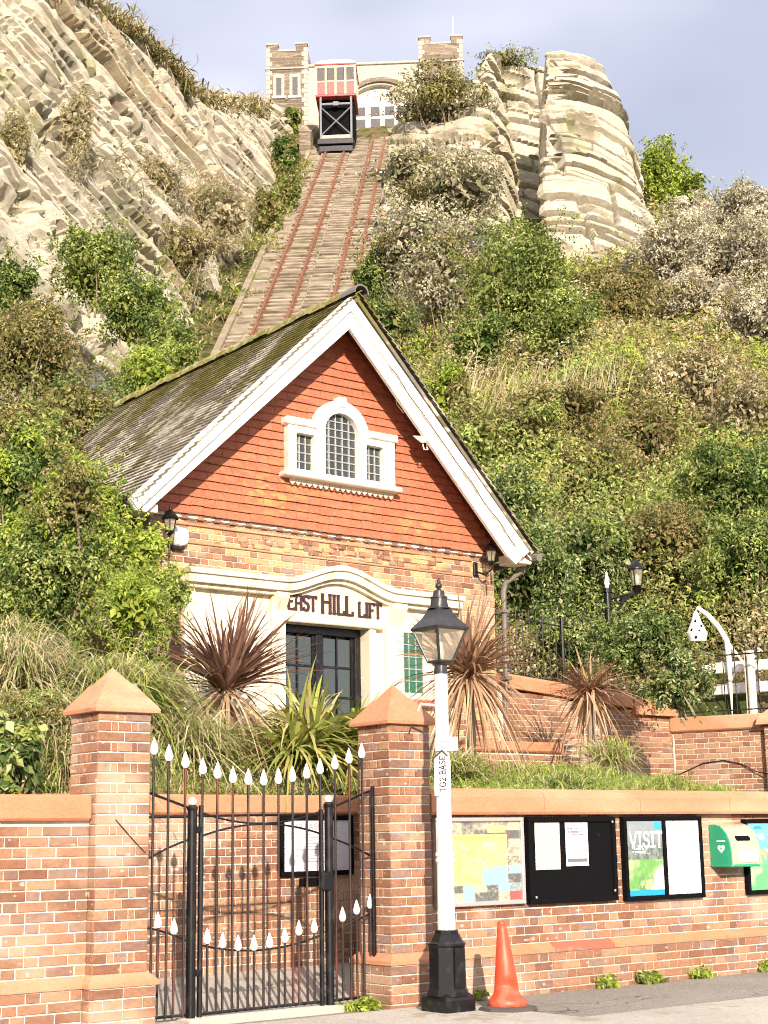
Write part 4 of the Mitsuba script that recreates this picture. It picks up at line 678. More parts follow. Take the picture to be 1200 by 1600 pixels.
def tile_rows(poly):
    rows, k, z = [], 0, 5.09
    while z < 8.0:
        c = poly.intersection(LineString([(7, z + .05), (15, z + .05)]))
        for sgm in getattr(c, 'geoms', [c]):
            if sgm.is_empty: continue
            a, _, b, _ = sgm.bounds; u = a - (k % 2) * .0825
            while u < b - .01:
                l, r = max(u, a), min(u + .165, b)
                if r - l > .012: rows.append((l + .0015, r - .0015, z + rng.normal(0, .0025), z + .118, -abs(z - 6.1)))
                u += .165
        z += .107; k += 1
    return rows
lay(hs, tile_rows(gable.difference(win_hole)), FR(HY - .075), 300, name='hung_tile', rng=rng, depth=.014, m=M_TILE, stuff='hung_tiles', lean=.026)
for x in np.arange(10.30, 11.86, .085): scene[key('scallop_tile', hs)] = mikit.ply(face(Polygon([(x, 5.72), (x + .08, 5.72), (x + .08, 5.66), (x + .04, 5.615), (x, 5.66)]), HY - .115, .02), M_CREAM)
# gable window
gw = add('gable_window', cat([face(sbox(10.245, 5.735, 11.895, 6.36).union(sbox(10.62, 6.3, 11.50, 6.4)).difference(sbox(10.36, 5.81, 10.635, 6.27)).difference(sbox(11.44, 5.81, 11.715, 6.27)).difference(unary_union([sbox(10.80, 5.80, 11.32, 6.36), Polygon(ring((11.06, 6.36), .262, 40))])).union(Polygon(ring((11.06, 6.36), .425, 48)).difference(Polygon(ring((11.06, 6.36), .262, 48))).intersection(sbox(10, 6.36, 12, 7))), HY - .17, .12)]), M_WHITE, hs)
add('head', cbox(10.20, 10.67, HY - .205, HY - .05, 6.36, 6.455, .015), M_WHITE, gw); add('head', cbox(11.45, 11.94, HY - .205, HY - .05, 6.36, 6.455, .015), M_WHITE, gw); add('keystone', cbox(11.0, 11.12, HY - .20, HY - .05, 6.70, 6.83, .012), M_WHITE, gw)
add('sill', cbox(10.17, 11.97, HY - .235, HY - .03, 5.70, 5.765, .014), M_WHITE, gw)
add('panes', cat([face(sbox(10.36, 5.81, 10.635, 6.27), HY - .085, .01), face(sbox(11.44, 5.81, 11.715, 6.27), HY - .085, .01), face(unary_union([sbox(10.80, 5.80, 11.32, 6.36), Polygon(ring((11.06, 6.36), .262, 40))]), HY - .085, .01)]), M_LEADED, gw)
def lead(x0, x1, z0, z1, nx, nz, y, arch=None, m=M_METAL, r=.0058, parent=None):
    out = []
    for i in range(nx + 1):
        x = x0 + (x1 - x0) * i / nx; zt = z1 if not arch else z1 + math.sqrt(max(0, arch ** 2 - (x - (x0 + x1) / 2) ** 2)); out.append(box(x - r, x + r, y - .012, y, z0, zt))
    for j in range(nz + 1):
        z = z0 + (z1 - z0) * j / nz if not arch else z0 + (z1 + arch - z0) * j / nz
        hw = (x1 - x0) / 2 if not arch or z < z1 else math.sqrt(max(0, arch ** 2 - (z - z1) ** 2)); c = (x0 + x1) / 2
        if hw > .01: out.append(box(c - hw, c + hw, y - .013, y - .001, z - r, z + r))
    return cat(out)
add('lead_grid', lead(10.36, 10.635, 5.81, 6.27, 3, 4, HY - .087), M_METAL, gw, label='left leaded light'); add('lead_grid', lead(11.44, 11.715, 5.81, 6.27, 3, 4, HY - .087), M_METAL, gw, label='right leaded light'); add('lead_grid', lead(10.80, 11.32, 5.80, 6.36, 5, 8, HY - .087, .26), M_METAL, gw, label='arched middle leaded light')
# roof
RZ = 8.14
def slope(sg, e0, e1):                                    # sg -1 left; (x,z) of ridge and eave
    return np.array([HX, RZ]), np.array([e0, e1])
for sg, ex, ez, nm in ((-1, 7.98, 5.06, 'left'), (1, 13.99, 5.10, 'right')):
    a, b = np.array([HX, RZ - .03]), np.array([ex, ez]); d = (b - a) / np.linalg.norm(b - a); nrm = np.array([-d[1], d[0]]) * (1 if -d[1] * 0 + d[0] * sg > 0 else -1); L = np.linalg.norm(b - a)
    nrm = nrm if nrm[1] > 0 else -nrm
    k = add('roof', hull([(q[0], y, q[1]) for y in (14.69, 20.95) for q in (a - nrm * .02, b - nrm * .02, a - nrm * .07, b - nrm * .07)]), M_ROOF, hs)
    out = []; r = 0; u = L + .02
    rr = np.random.default_rng(5)
    while u > .02:
        y = 14.65 - (r % 2) * .08
        while y < 20.98:
            w = .158; y0, y1 = max(y, 14.65), min(y + w, 20.98)
            if y1 - y0 > .03:
                lift = .010 + .006 * rr.random(); p0 = a + d * (u + rr.normal(0, .004)); p1 = a + d * (u - .125); h0, h1 = .028 + lift * .6, .010
                v = np.array([[q[0] + nrm[0] * h, yy, q[1] + nrm[1] * h] for q, h in ((p0, h0 - .014), (p0, h0), (p1, h1), (p1, h1 - .014)) for yy in (y0, y1)])
                out.append((v, np.array([[0,2,3],[0,3,1],[2,4,5],[2,5,3],[0,6,4],[0,4,2],[1,3,5],[1,5,7]])))
            y += .165
        u -= .105; r += 1
    add('tiling', cat(out), M_ROOF, k, kind='stuff')
i = 0; y = 14.60
while y < 20.9:
    an = np.linspace(-.15, np.pi + .15, 11); r0 = .115; z0 = RZ - .035 + .008 * math.sin(i * 2.3); dx = .012 * math.sin(i * 1.7)
    ring_ = lambda rr_, yy: [(HX + dx + rr_ * math.cos(t), yy, z0 + rr_ * math.sin(t) * .95) for t in an]
    Pn = np.array([ring_(r0 - .02, y), ring_(r0 + .004, y), ring_(r0, y + .325), ring_(r0 - .02, y + .325)]); add('ridge_tile', grid(Pn), M_MOSSRIDGE if i else M_PIPE, hs, 40); y += .335; i += 1
RK = .9895
def board(pts, y, t, m, nm, pr=hs): return add(nm, face(Polygon([(x * RK, (z - 1.34) * RK + 1.34) for x, z in pts]), y - .155, t), m, pr)
bl = board([(7.98, 5.10), (HX, 8.115), (HX, 7.70), (8.20, 4.98), (8.07, 4.985)], 14.86, .05, M_WHITE, 'bargeboard'); br = board([(HX + .001, 8.115), (14.02, 5.12), (13.80, 4.93), (13.66, 5.02), (HX + .001, 7.70)], 14.86, .05, M_WHITE, 'bargeboard')
board([(7.98, 5.10), (HX, 8.115), (HX, 7.93), (8.085, 4.99)], 14.825, .036, M_WHITE, 'moulding', bl); board([(HX + .001, 8.115), (14.02, 5.12), (13.91, 5.03), (HX + .001, 7.93)], 14.825, .036, M_WHITE, 'moulding', br)
for sg, ex in ((-1, 8.0), (1, 14.0)):
    add('soffit', hull([(x, y, z) for y in (14.755, HY - .03) for x, z in ((HX, 7.92), (ex, 4.96), (HX, 7.87), (ex - sg * .12, 5.0))]), M_SOFFIT, hs)
    add('bargeboard_end', cbox(min(ex, ex - sg * .30), max(ex, ex - sg * .30), 14.765, 15.10, 4.93 if sg > 0 else 4.96, 5.06, .01), M_WHITE, hs)
# left gutter, downpipes
add('gutter', tube([(7.90, 14.75, 5.05), (7.90, 20.9, 5.05)], .055, 8), M_BLACK, hs); add('gutter', tube([(14.08, 14.7, 5.02), (14.08, 20.9, 5.02)], .055, 8), M_PIPE, hs)
add('downpipe', tube([(7.92, 14.95, 5.0), (7.98, 15.0, 4.9), (8.36, 15.12, 4.78), (8.40, 15.13, 4.6), (8.40, 15.13, 2.5)], .038, 10), M_BLACK, hs, 40); add('downpipe', tube([(14.05, 14.95, 4.98), (14.0, 15.0, 4.86), (13.84, 15.12, 4.72), (13.80, 15.13, 4.6), (13.80, 15.13, 2.3)], .042, 10), M_PIPE, hs, 40)
for z in (4.3, 3.4, 2.6): add('pipe_clip', cbox(13.74, 13.86, 15.07, 15.2, z, z + .05, .006), M_PIPE, hs)
# rendered front below the frieze
def cz(x): t = abs(x - 11.03) / .88; return 4.335 + (.215 * (.5 + .5 * math.cos(math.pi * min(t, 1))) if t < 1 else 0)
def band(x0, x1, lo, hi, y, t, n=70):
    xs = np.linspace(x0, x1, n); return face(Polygon([(x, cz(x) + lo) for x in xs] + [(x, cz(x) + hi) for x in xs[::-1]]), y, t)
add('cornice', band(8.84, 12.96, -.055, .085, HY - .20, .19), M_CREAM, hs); add('cornice_top', band(8.82, 12.98, .045, .105, HY - .235, .23), M_CREAM, hs); add('cornice_bed', band(8.87, 12.93, -.105, -.05, HY - .135, .13), M_CREAM, hs)
xs = np.linspace(10.25, 11.83, 40); add('sign_panel', face(Polygon([(10.25, 3.985), (11.83, 3.985)] + [(x, cz(x) - .10) for x in xs[::-1]]), HY - .07, .07), M_CREAM, hs)
add('lintel', cbox(10.20, 11.72, HY - .13, HY, 3.925, 3.985, .012), M_CREAM, hs)
add('render', box(8.865, 10.08, HY - .028, HY + .005, 1.9, 4.28), M_CREAM, hs); add('render', face(sbox(11.52, 1.9, 12.915, 4.28).difference(sbox(12.08, 3.16, 12.42, 3.93)), HY - .028, .033), M_CREAM, hs)
add('pilaster', cbox(8.86, 9.0, HY - .09, HY - .026, 1.9, 4.23, .012), M_CREAM, hs); add('pilaster', cbox(10.06, 10.25, HY - .10, HY, 1.9, 4.26, .012), M_CREAM, hs); add('pilaster', cbox(11.78, 12.06, HY - .09, HY - .026, 1.9, 4.26, .012), M_CREAM, hs)
add('reveal', box(11.505, 11.60, HY - .095, HY + .24, 1.9, 3.925), M_CREAM, hs)
add('console', hull([(x, y, z) for x in (11.80, 12.04) for y, z in ((HY - .09, 3.98), (HY - .20, 4.20), (HY - .09, 4.28), (HY - .2, 4.26))]), M_CREAM, hs); add('console', hull([(x, y, z) for x in (10.07, 10.24) for y, z in ((HY - .1, 4.05), (HY - .19, 4.20), (HY - .1, 4.28), (HY - .19, 4.26))]), M_CREAM, hs)
# door
dk = add('door', box(10.26, 11.50, HY + .20, HY + .24, 1.8, 3.92), M_BLACK, hs)
frs = [cbox(10.25, 11.505, HY + .09, HY + .21, 3.83, 3.925, .01), cbox(10.25, 10.33, HY + .09, HY + .21, 1.8, 3.832, .008), cbox(11.42, 11.505, HY + .09, HY + .21, 1.8, 3.832, .008), cbox(10.83, 10.93, HY + .10, HY + .21, 1.8, 3.832, .008)]
add('frame', cat(frs), M_BLACK, dk)
for x0, x1 in ((10.33, 10.83), (10.93, 11.42)):
    for i in range(2):
        for j in range(4):
            a = x0 + .03 + i * (x1 - x0 - .03) / 2; b = x0 + (i + 1) * (x1 - x0 - .03) / 2; z0 = 2.35 + j * .37
            add('pane', box(a, b, HY + .165, HY + .175, z0, z0 + .34), M_DOORGLASS, dk)
    add('glazing_bar', cat([box((x0 + x1) / 2 - .010, (x0 + x1) / 2 + .010, HY + .145, HY + .18, 2.33, 3.83)] + [box(x0 + .02, x1 - .02, HY + .146, HY + .18, z - .012, z + .012) for z in (2.33, 2.705, 3.075, 3.445)] + [box(x0, x0 + .035, HY + .144, HY + .2, 1.85, 3.83), box(x1 - .035, x1, HY + .144, HY + .2, 1.85, 3.83)]), M_BLACK, dk)
add('handle', cbox(10.90, 10.925, HY + .06, HY + .1, 2.95, 3.15, .005), M_PALESTONE, dk)
# small leaded window
sw = add('small_window', box(12.08, 12.42, HY + .0, HY + .006, 3.16, 3.93), M_GREENPANE, hs); add('lead_grid', lead(12.08, 12.42, 3.16, 3.93, 3, 5, HY - .002, r=.006), M_METAL, sw); add('sill', cbox(12.02, 12.5, HY - .10, HY + .02, 3.07, 3.15, .012), M_CREAM, sw); add('tile_sill', cbox(11.95, 12.75, HY - .13, HY - .03, 2.98, 3.07, .01), M_REDPAINT, sw)
# sign letters
GL = {'E': [[(0,0),(0,1)],[(-.12,1),(.8,1),(.8,.86)],[(0,.54),(.55,.54)],[(-.12,0),(.8,0),(.8,.14)]], 'A': [[(-.1,0),(.15,0)],[(.02,0),(.02,.72),(.22,1),(.72,1)],[(.72,1),(.72,0)],[(.6,0),(.86,0)],[(.02,.45),(.72,.45)]],
      'S': [[(.78,.82),(.72,.97),(.4,1),(.08,.95),(.03,.75),(.15,.58),(.6,.45),(.75,.28),(.68,.06),(.38,0),(.06,.04),(0,.2)]], 'T': [[(-.02,.84),(-.02,1),(.86,1),(.86,.84)],[(.42,1),(.42,0)],[(.28,0),(.56,0)]],
      'H': [[(0,0),(0,1)],[(.72,0),(.72,1)],[(0,.6),(.72,.6)],[(-.12,0),(.14,0)],[(.58,0),(.86,0)],[(-.12,1),(.14,1)],[(.58,1),(.86,1)]], 'I': [[(.18,0),(.18,1)],[(.04,0),(.34,0)],[(.04,1),(.34,1)]],
      'L': [[(0,0),(0,1)],[(-.12,1),(.14,1)],[(-.12,0),(.62,0),(.62,.2)]], 'F': [[(0,0),(0,1)],[(-.12,0),(.16,0)],[(-.12,1),(.72,1),(.72,.84)],[(0,.52),(.55,.52)]]}
def letter(ch, x, z, w, h, t=.030):
    g = unary_union([LineString([(x + a * w, z + b * h) for a, b in l]).buffer(t / 2 if max(q[0] for q in l) - min(q[0] for q in l) < .02 or len(l) > 4 else t * .36, cap_style=2, join_style=2) for l in GL[ch]])
    add('sign_letter', face(g, HY - .092, .022), M_LETTER, hs)
for ch, x, w in (('E', 10.30, .105), ('A', 10.405, .105), ('S', 10.515, .10), ('T', 10.61, .11)): letter(ch, x, 4.085, w, .175)
for ch, x, w in (('H', 10.80, .155), ('I', 10.945, .16), ('L', 11.035, .145), ('L', 11.165, .145)): letter(ch, x, 4.075, w, .225, .036)
for ch, x, w in (('L', 11.36, .125), ('I', 11.45, .14), ('F', 11.525, .10), ('T', 11.60, .12)): letter(ch, x, 4.07, w, .175)
# lanterns and fittings on the facade (things of their own)
def wall_lantern(label, x, z):
    k = thing('wall_lantern', label, 'wall lantern', 'lanterns on the station front'); y = HY - .26
    add('backplate', cbox(x - .10, x - .03, HY - .04, HY, z - .16, z + .03, .012), M_BLACK, k); add('arm', tube([(x - .065, HY - .03, z - .10), (x - .03, y + .08, z - .16), (x, y, z - .10), (x, y, z - .02)], .013, 8), M_BLACK, k, 40); add('drop', lathe([(0, -.30), (.010, -.28), (.014, -.16), (0, -.1)], 10, (x, y, z)), M_BLACK, k, True)
    add('pane', lathe([(.045, .0), (.078, .155)], 6, (x, y, z)), M_LAMPGLASS, k)
    for i in range(6): a = i * math.pi / 3; add('corner_bar', tube([(x + .046 * math.cos(a), y + .046 * math.sin(a), z), (x + .08 * math.cos(a), y + .08 * math.sin(a), z + .155)], .006, 5), M_BLACK, k)
    add('cup', lathe([(0, -.05), (.03, -.03), (.055, .0), (.05, .015), (0, .015)], 12, (x, y, z)), M_BLACK, k, 40); add('roof', lathe([(.10, .15), (.105, .16), (.07, .205), (.045, .235), (.03, .25), (.012, .26), (.016, .28), (0, .31)], 12, (x, y, z)), M_BLACK, k, 40)
wall_lantern('black wall lantern at the left end of the brick frieze', 8.55, 4.80); wall_lantern('black wall lantern under the right end of the gable', 13.42, 4.93)
al = thing('alarm_box', 'white rounded alarm box beside the left wall lantern', 'alarm box'); add('box', hull([(x, y, z) for y, s in ((15.10, .86), (15.14, 1.0), (15.19, 1.0)) for x, z in ((8.80 + s * a, 4.80 + s * b) for a, b in ((-.10, -.04), (-.12, .06), (-.08, .13), (.08, .11), (.11, .04), (.09, -.08), (.0, -.12), (-.06, -.10)))]), M_WHITE, al); add('base', cbox(8.69, 8.86, 15.12, 15.20, 4.655, 4.70, .015), M_BLACK, al)
fl = thing('floodlight', 'small white floodlight hanging below the right bargeboard', 'floodlight'); add('body', hull([(12.08, 14.72, 6.40), (12.30, 14.70, 6.44), (12.06, 14.86, 6.44), (12.30, 14.9, 6.50), (12.10, 14.74, 6.33), (12.28, 14.74, 6.36), (12.30, 14.9, 6.40)]), M_WHITE, fl); add('bracket', tube([(12.16, 14.78, 6.34), (12.18, 14.78, 6.26), (12.25, 14.79, 6.27), (12.24, 14.8, 6.35)], .010, 6), M_WHITE, fl); add('arm', tube([(12.2, 14.75, 6.45), (12.26, 14.74, 6.44)], .015, 6), M_WHITE, fl)
one('cable', 'dark cable looping from the gable window to the floodlight', 'cable', tube([(11.93, HY - .10, 6.42), (11.96, HY - .11, 6.47), (12.05, HY - .12, 6.50), (12.15, HY - .2, 6.47), (12.25, 14.88, 6.42)], .007, 6), M_WIRE, True)
one('cable', 'dark cable running down the face of the right bargeboard', 'cable', tube([(11.53 + 2.08 * t + .012 * math.sin(t * 31), 14.66, 7.25 - 2.12 * t + .012 * math.sin(t * 23)) for t in np.linspace(0, 1, 40)], .0045, 5), M_WIRE, True)
one('cable_hook', 'small white wire loop under the right bargeboard', 'hook', tube([(11.86, 14.9, 6.92), (11.83, 14.9, 6.88), (11.84, 14.9, 6.84), (11.95, 14.9, 6.74)], .008, 6), M_WHITE, True)
# =================================================================== GARDEN WALLS, RAILINGS, FAR LAMP, WHITE POLE
rng = np.random.default_rng(44)
gwl = thing('garden_wall', 'brick garden wall with pale coping running right from the station house', 'wall')
top = lambda x: 3.33 - (x - 13.8) * .075
add('core', hull([(x, y, z) for y in (15.308, 15.55) for x, z in ((13.72, 1.9), (13.72, 3.3), (17.2, 1.9), (17.2, 3.0))]), M_MORTAR, gwl)
lay(gwl, courses(Polygon([(13.9, 2.0), (17.2, 2.0), (17.2, 3.04), (16.36, 3.04), (16.36, top(16.36)), (13.9, top(13.9))]), 2.0, 3.34, rng, 'garden', prio=lambda u, z: z), FR(15.30), 290, rng=rng)
for a, b in ((13.86, 14.7), (14.71, 15.5), (15.51, 16.33)): add('coping', hull([(x, y, top(x) + dz) for x in (a, b) for y, dz in ((15.23, 0), (15.23, .15), (15.6, 0), (15.6, .15), (15.3, .20), (15.53, .20))]), M_TERRA, gwl)
add('coping', hull([(x, y, z) for y, o in ((15.20, 0), (15.60, 0)) for x, z in ((16.34, 3.05), (17.24, 3.05), (16.34, 3.27), (17.0, 3.27), (17.12, 3.22), (17.24, 3.10))]), M_TERRA, gwl, label='raised coping over the wall end')
dB = np.array([.38, -.925]); nB = np.array([.925, .38]); FB = np.array([[dB[0], nB[0], 0, 17.2], [dB[1], nB[1], 0, 15.3], [0, 0, 1, 0], [0, 0, 0, 1.0]])
gw2 = thing('garden_wall', 'short brick wall and pier at the right edge below the railings', 'wall')
add('core', xform(box(0, 3.2, .008, .25, 1.7, 2.84), FB), M_MORTAR, gw2); lay(gw2, courses(sbox(.03, 1.75, 3.1, 2.82), 1.75, 2.82, rng, 'flemish'), FB, 290, rng=rng)
add('coping', xform(cbox(-.02, 1.36, -.07, .32, 2.82, 3.03, .02), FB), M_TERRA, gw2); add('pier', xform(box(1.40, 1.95, -.10, .35, 1.7, 2.86), FB), M_MORTAR, gw2)
lay(gw2, courses(sbox(1.39, 1.75, 1.96, 2.86), 1.75, 2.86, rng, 'flemish'), FB @ np.array([[1,0,0,0],[0,1,0,-.105],[0,0,1,0],[0,0,0,1.0]]), 60, rng=rng)
add('coping', xform(hull([(u, y, z) for u, y, z in [(1.30, -.2, 2.86), (2.05, -.2, 2.86), (1.30, .45, 2.86), (2.05, .45, 2.86), (1.33, -.17, 2.97), (2.02, -.17, 2.97), (1.33, .42, 2.97), (2.02, .42, 2.97), (1.52, 0, 3.14), (1.83, 0, 3.14), (1.52, .25, 3.14), (1.83, .25, 3.14)]]), FB), M_TERRA, gw2, label='stepped pier coping')
one('cable', 'black cable arching over the brick wall at the right edge', 'cable', xform(tube([(-.6, -.03, 2.20), (.1, -.02, 2.22), (.45, -.02, 2.36), (.75, -.02, 2.39), (1.0, -.02, 2.33), (1.25, -.05, 2.20), (1.45, -.13, 2.17)], .008, 6), FB), M_WIRE, True)
lwl = thing('bed_edging', 'low orange coped edging wall in the garden bed by the downpipe', 'wall'); add('core', box(12.3, 14.0, 14.35, 14.5, 1.9, 2.40), M_MORTAR, lwl); lay(lwl, courses(sbox(12.3, 2.0, 14.0, 2.38), 2.0, 2.38, rng, 'stretcher'), FR(14.34), 60, rng=rng); add('coping', cbox(12.28, 13.2, 14.28, 14.56, 2.40, 2.53, .02), M_TERRA, lwl); add('coping', cbox(13.21, 14.0, 14.28, 14.56, 2.40, 2.53, .02), M_TERRA, lwl)
def railing(label, p0, p1, z0a, z0b, h, n, posts=()):
    k = thing('railing', label, 'railing'); p0, p1 = np.array(p0), np.array(p1)
    for i in range(n):
        t = i / (n - 1); q = p0 + (p1 - p0) * t; z = z0a + (z0b - z0a) * t; big = i in posts
        add('post' if big else 'bar', tube([(q[0], q[1], z - .15), (q[0], q[1], z + h + (.06 if big else .04))], .026 if big else .0085, 6), M_BLACK, k)
    for dz in (.08, h - .10): add('rail', tube([(p0[0], p0[1], z0a + dz), (p1[0], p1[1], z0b + dz)], .012, 6), M_BLACK, k)
railing('black railing with slender bars above the garden wall by the house', (13.95, 15.62), (17.0, 15.62), 3.50, 3.30, .98, 25, (11, 24))
railing('black railing at the right edge in front of the white pole', (17.30, 15.2), (18.05, 13.3), 3.02, 3.02, .98, 13, (0, 9))
fl2 = thing('street_lamp', 'black bracket lamp on a post among the hedges', 'street lamp'); X, Y = 17.23, 16.5
add('post', tube([(X, Y, 2.8), (X, Y, 5.12)], [.06, .055], 12), M_BLACK, fl2, 40); add('cap', lathe([(.075, 5.06), (.075, 5.13), (.0, 5.14)], 12, (X, Y, 0)), M_BLACK, fl2); add('candle', lathe([(.035, 5.13), (.03, 5.17), (.045, 5.2), (.028, 5.30), (.015, 5.38), (0, 5.40)], 12, (X, Y, 0)), M_IVORY, fl2, True)
ar = np.array([.80, -.60, 0]); q0 = np.array([X, Y, 0]); 
for pts in ([(0, 4.55), (.12, 4.75), (.30, 4.98), (.48, 5.06)], [(0, 4.95), (.2, 5.0), (.5, 5.07)], [(0, 4.4), (.13, 4.55), (.2, 4.85), (.26, 5.0)]): add('bracket_arm', tube([q0 + ar * a + [0, 0, z] for a, z in pts], .020, 8), M_BLACK, fl2, 40)
q1 = q0 + ar * .47; ln2 = add('lantern', lathe([(.0, 5.04), (.05, 5.06), (.085, 5.12), (.05, 5.14), (.08, 5.16)], 16, (q1[0], q1[1], 0)), M_BLACK, fl2, 40)
add('pane', lathe([(.075, 5.16), (.115, 5.42)], 8, (q1[0], q1[1], 0)), M_LAMPGLASS, ln2); add('lamp', lathe([(.0, 5.18), (.035, 5.2), (.04, 5.3), (.0, 5.36)], 12, (q1[0], q1[1], 0)), M_IVORY, ln2, True); add('roof', lathe([(.13, 5.41), (.135, 5.43), (.11, 5.48), (.06, 5.53), (.03, 5.55), (.012, 5.58), (0, 5.61)], 16, (q1[0], q1[1], 0)), M_BLACK, ln2, 40)
for i in range(4): a = i * math.pi / 2 + .4; add('corner_bar', tube([(q1[0] + .078 * math.cos(a), q1[1] + .078 * math.sin(a), 5.16), (q1[0] + .118 * math.cos(a), q1[1] + .118 * math.sin(a), 5.42)], .008, 5), M_BLACK, ln2)
wp = thing('white_pole', 'curved white pole with a side stay behind the railings', 'pole'); add('pole', tube([(18.14, 14.94, 2.9), (18.14, 14.94, 3.9), (18.13, 14.95, 4.2), (18.06, 15.04, 4.42), (17.97, 15.15, 4.60), (17.87, 15.26, 4.72)], [.045, .045, .042, .04, .036, .03], 10), M_POSTWHITE, wp, True)
add('stay', tube([(18.13, 14.95, 4.2), (18.26, 14.79, 3.88), (18.33, 14.70, 3.74)], .018, 8), M_POSTWHITE, wp, True); add('stay', tube([(18.15, 14.93, 3.60), (18.26, 14.79, 3.88)], .018, 8), M_POSTWHITE, wp, True)
bkx, bky = 17.85, 15.28; bsk = thing('hanging_cone', 'white cone-shaped ornament with dark cutouts hanging from the white pole', 'ornament'); add('shell', lathe([(.02, 4.66), (.04, 4.62), (.07, 4.52), (.14, 4.36), (.165, 4.33), (.15, 4.28), (.13, 4.20), (.10, 4.19)], 20, (bkx, bky, 0)), M_POSTWHITE, bsk, 40); add('hook', tube([(17.87, 15.26, 4.72), (bkx, bky, 4.65)], .012, 6), M_POSTWHITE, bsk)
for a, z, r in ((3.7, 4.5, .078), (3.3, 4.36, .143), (4.1, 4.34, .15), (4.5, 4.42, .115), (3.75, 4.25, .147)): add('cutout', lathe([(0, -.03), (.022, 0), (0, .035)], 6, (bkx + r * math.cos(a), bky + r * math.sin(a), z)), M_BOARD, bsk)
one('fence_post', 'thick white square post behind the right railings', 'post', cbox(17.93, 18.05, 14.38, 14.50, 2.9, 3.98, .012), M_WHITE)
for i, z in enumerate((3.72, 3.40)): one('fence_rail', ('upper' if i == 0 else 'lower') + ' weathered white rail behind the right railings', 'fence rail', xform(cbox(0, 2.2, .3, .36, z, z + .16, .01), np.array([[.30, .95, 0, 17.75], [-.95, .30, 0, 15.3], [0, 0, 1, 0], [0, 0, 0, 1.0]])), M_POSTWHITE)
# =================================================================== VEGETATION
PAL = {'bright': [(.16,.20,.045),(.22,.26,.07),(.09,.13,.03),(.30,.31,.12)], 'dark': [(.04,.07,.02),(.07,.12,.03),(.13,.17,.05),(.20,.23,.08)], 'olive': [(.16,.15,.05),(.22,.19,.08),(.11,.12,.035),(.27,.23,.11)],
       'pale': [(.42,.38,.26),(.32,.31,.19),(.54,.49,.36),(.22,.23,.12)], 'flax': [(.27,.26,.07),(.20,.22,.055),(.33,.30,.13),(.15,.18,.04)], 'pink': [(.55,.49,.37),(.45,.40,.28),(.60,.56,.45),(.28,.26,.15)], 'brown': [(.20,.14,.07),(.15,.15,.05),(.26,.20,.11),(.12,.14,.04)],
       'ivy': [(.07,.11,.035),(.15,.19,.06),(.27,.28,.15),(.05,.08,.025)], 'straw': [(.50,.43,.27),(.42,.35,.19),(.56,.50,.34),(.30,.28,.12)], 'grass': [(.17,.22,.06),(.26,.29,.10),(.12,.18,.04),(.36,.33,.16)], 'lime': [(.22,.28,.04),(.30,.34,.07),(.15,.22,.04)],
       'cord': [(.22,.125,.09),(.30,.185,.135),(.16,.09,.07)], 'bronze': [(.32,.19,.12),(.25,.14,.09),(.40,.26,.16)], 'tan': [(.46,.31,.19),(.38,.24,.14),(.52,.38,.25)]}
PAL = {k: [tuple(min(.66, x * (1.12 if k in ('pink', 'straw', 'tan', 'cord', 'pale', 'bronze') else 1.5)) for x in c) for c in v] for k, v in PAL.items()}
def unit(v): return v / (np.linalg.norm(v, axis=-1, keepdims=True) + 1e-9)
def leafmesh(p, nrm, size, pal, r, asp=.5, drop=.25):
    """diamond leaves at points p, lying across the directions nrm"""
    n = len(p); d = unit(r.normal(size=(n, 3))); t = unit(np.cross(nrm, d)); b = np.cross(nrm, t); L = (size * r.uniform(.6, 1.35, n))[:, None]; W = L * asp
    tip = p + t * L - np.array([0, 0, 1]) * L * drop; mid = p + t * L * .45
    v = np.stack([p, mid + b * W * .5 - nrm * W * .12, tip, mid - b * W * .5 - nrm * W * .12], 1).reshape(-1, 3); i = np.arange(n)[:, None] * 4
    f = np.concatenate([i + [0, 1, 2], i + [0, 2, 3]]); P_ = np.array(pal); c = P_[r.integers(0, len(P_), n)] * r.uniform(.75, 1.25, (n, 1)); return v, f, np.repeat(c, 4, 0)
def bladesmesh(p, dirs, L, W, droop, pal, r, seg=4, stiff=0.0):
    """tapering ribbons from points p along dirs, bending down"""
    n = len(p); L = np.broadcast_to(L, n) * r.uniform(.7, 1.2, n); t = np.linspace(0, 1, seg + 1); dirs = unit(dirs); side = unit(np.cross(dirs, np.array([0, 0, 1.0]) + r.normal(0, .25, (n, 3)))); dr_ = np.broadcast_to(droop, n)
    c = p[:, None] + dirs[:, None] * (L[:, None] * t)[..., None] - np.array([0, 0, 1.0]) * (dr_[:, None] * L[:, None] * t ** 2.2)[..., None]
    c = c + side[:, None] * (r.normal(0, .13, n)[:, None] * L[:, None] * t ** 2)[..., None]; w = W * np.minimum(1, .55 + 2 * t) * (1 - t ** 2.2) + W * .04; s = side[:, None] * (w * .5)[None, :, None]; v = np.stack([c - s, c + s], 2).reshape(-1, 3); m = 2 * (seg + 1)
    k = np.arange(seg)[None, :] * 2 + np.arange(n)[:, None] * m; f = np.stack([np.stack([k, k + 1, k + 3], -1), np.stack([k, k + 3, k + 2], -1)], 2).reshape(-1, 3)
    P_ = np.array(pal); col = P_[r.integers(0, len(P_), n)] * r.uniform(.8, 1.2, (n, 1)); return v, f, np.repeat(col, m, 0)
def leafadd(name, parts, m, parent=None, kind=None, k=None, label=None):
    vs, fs, cs, o = [], [], [], 0
    for v, f, c in parts: vs.append(v); fs.append(f + o); cs.append(c); o += len(v)
    return add(name, (np.vstack(vs), np.vstack(fs)), m, parent, color=np.vstack(cs), kind=kind, k=k, label=label)
_seed = [100]
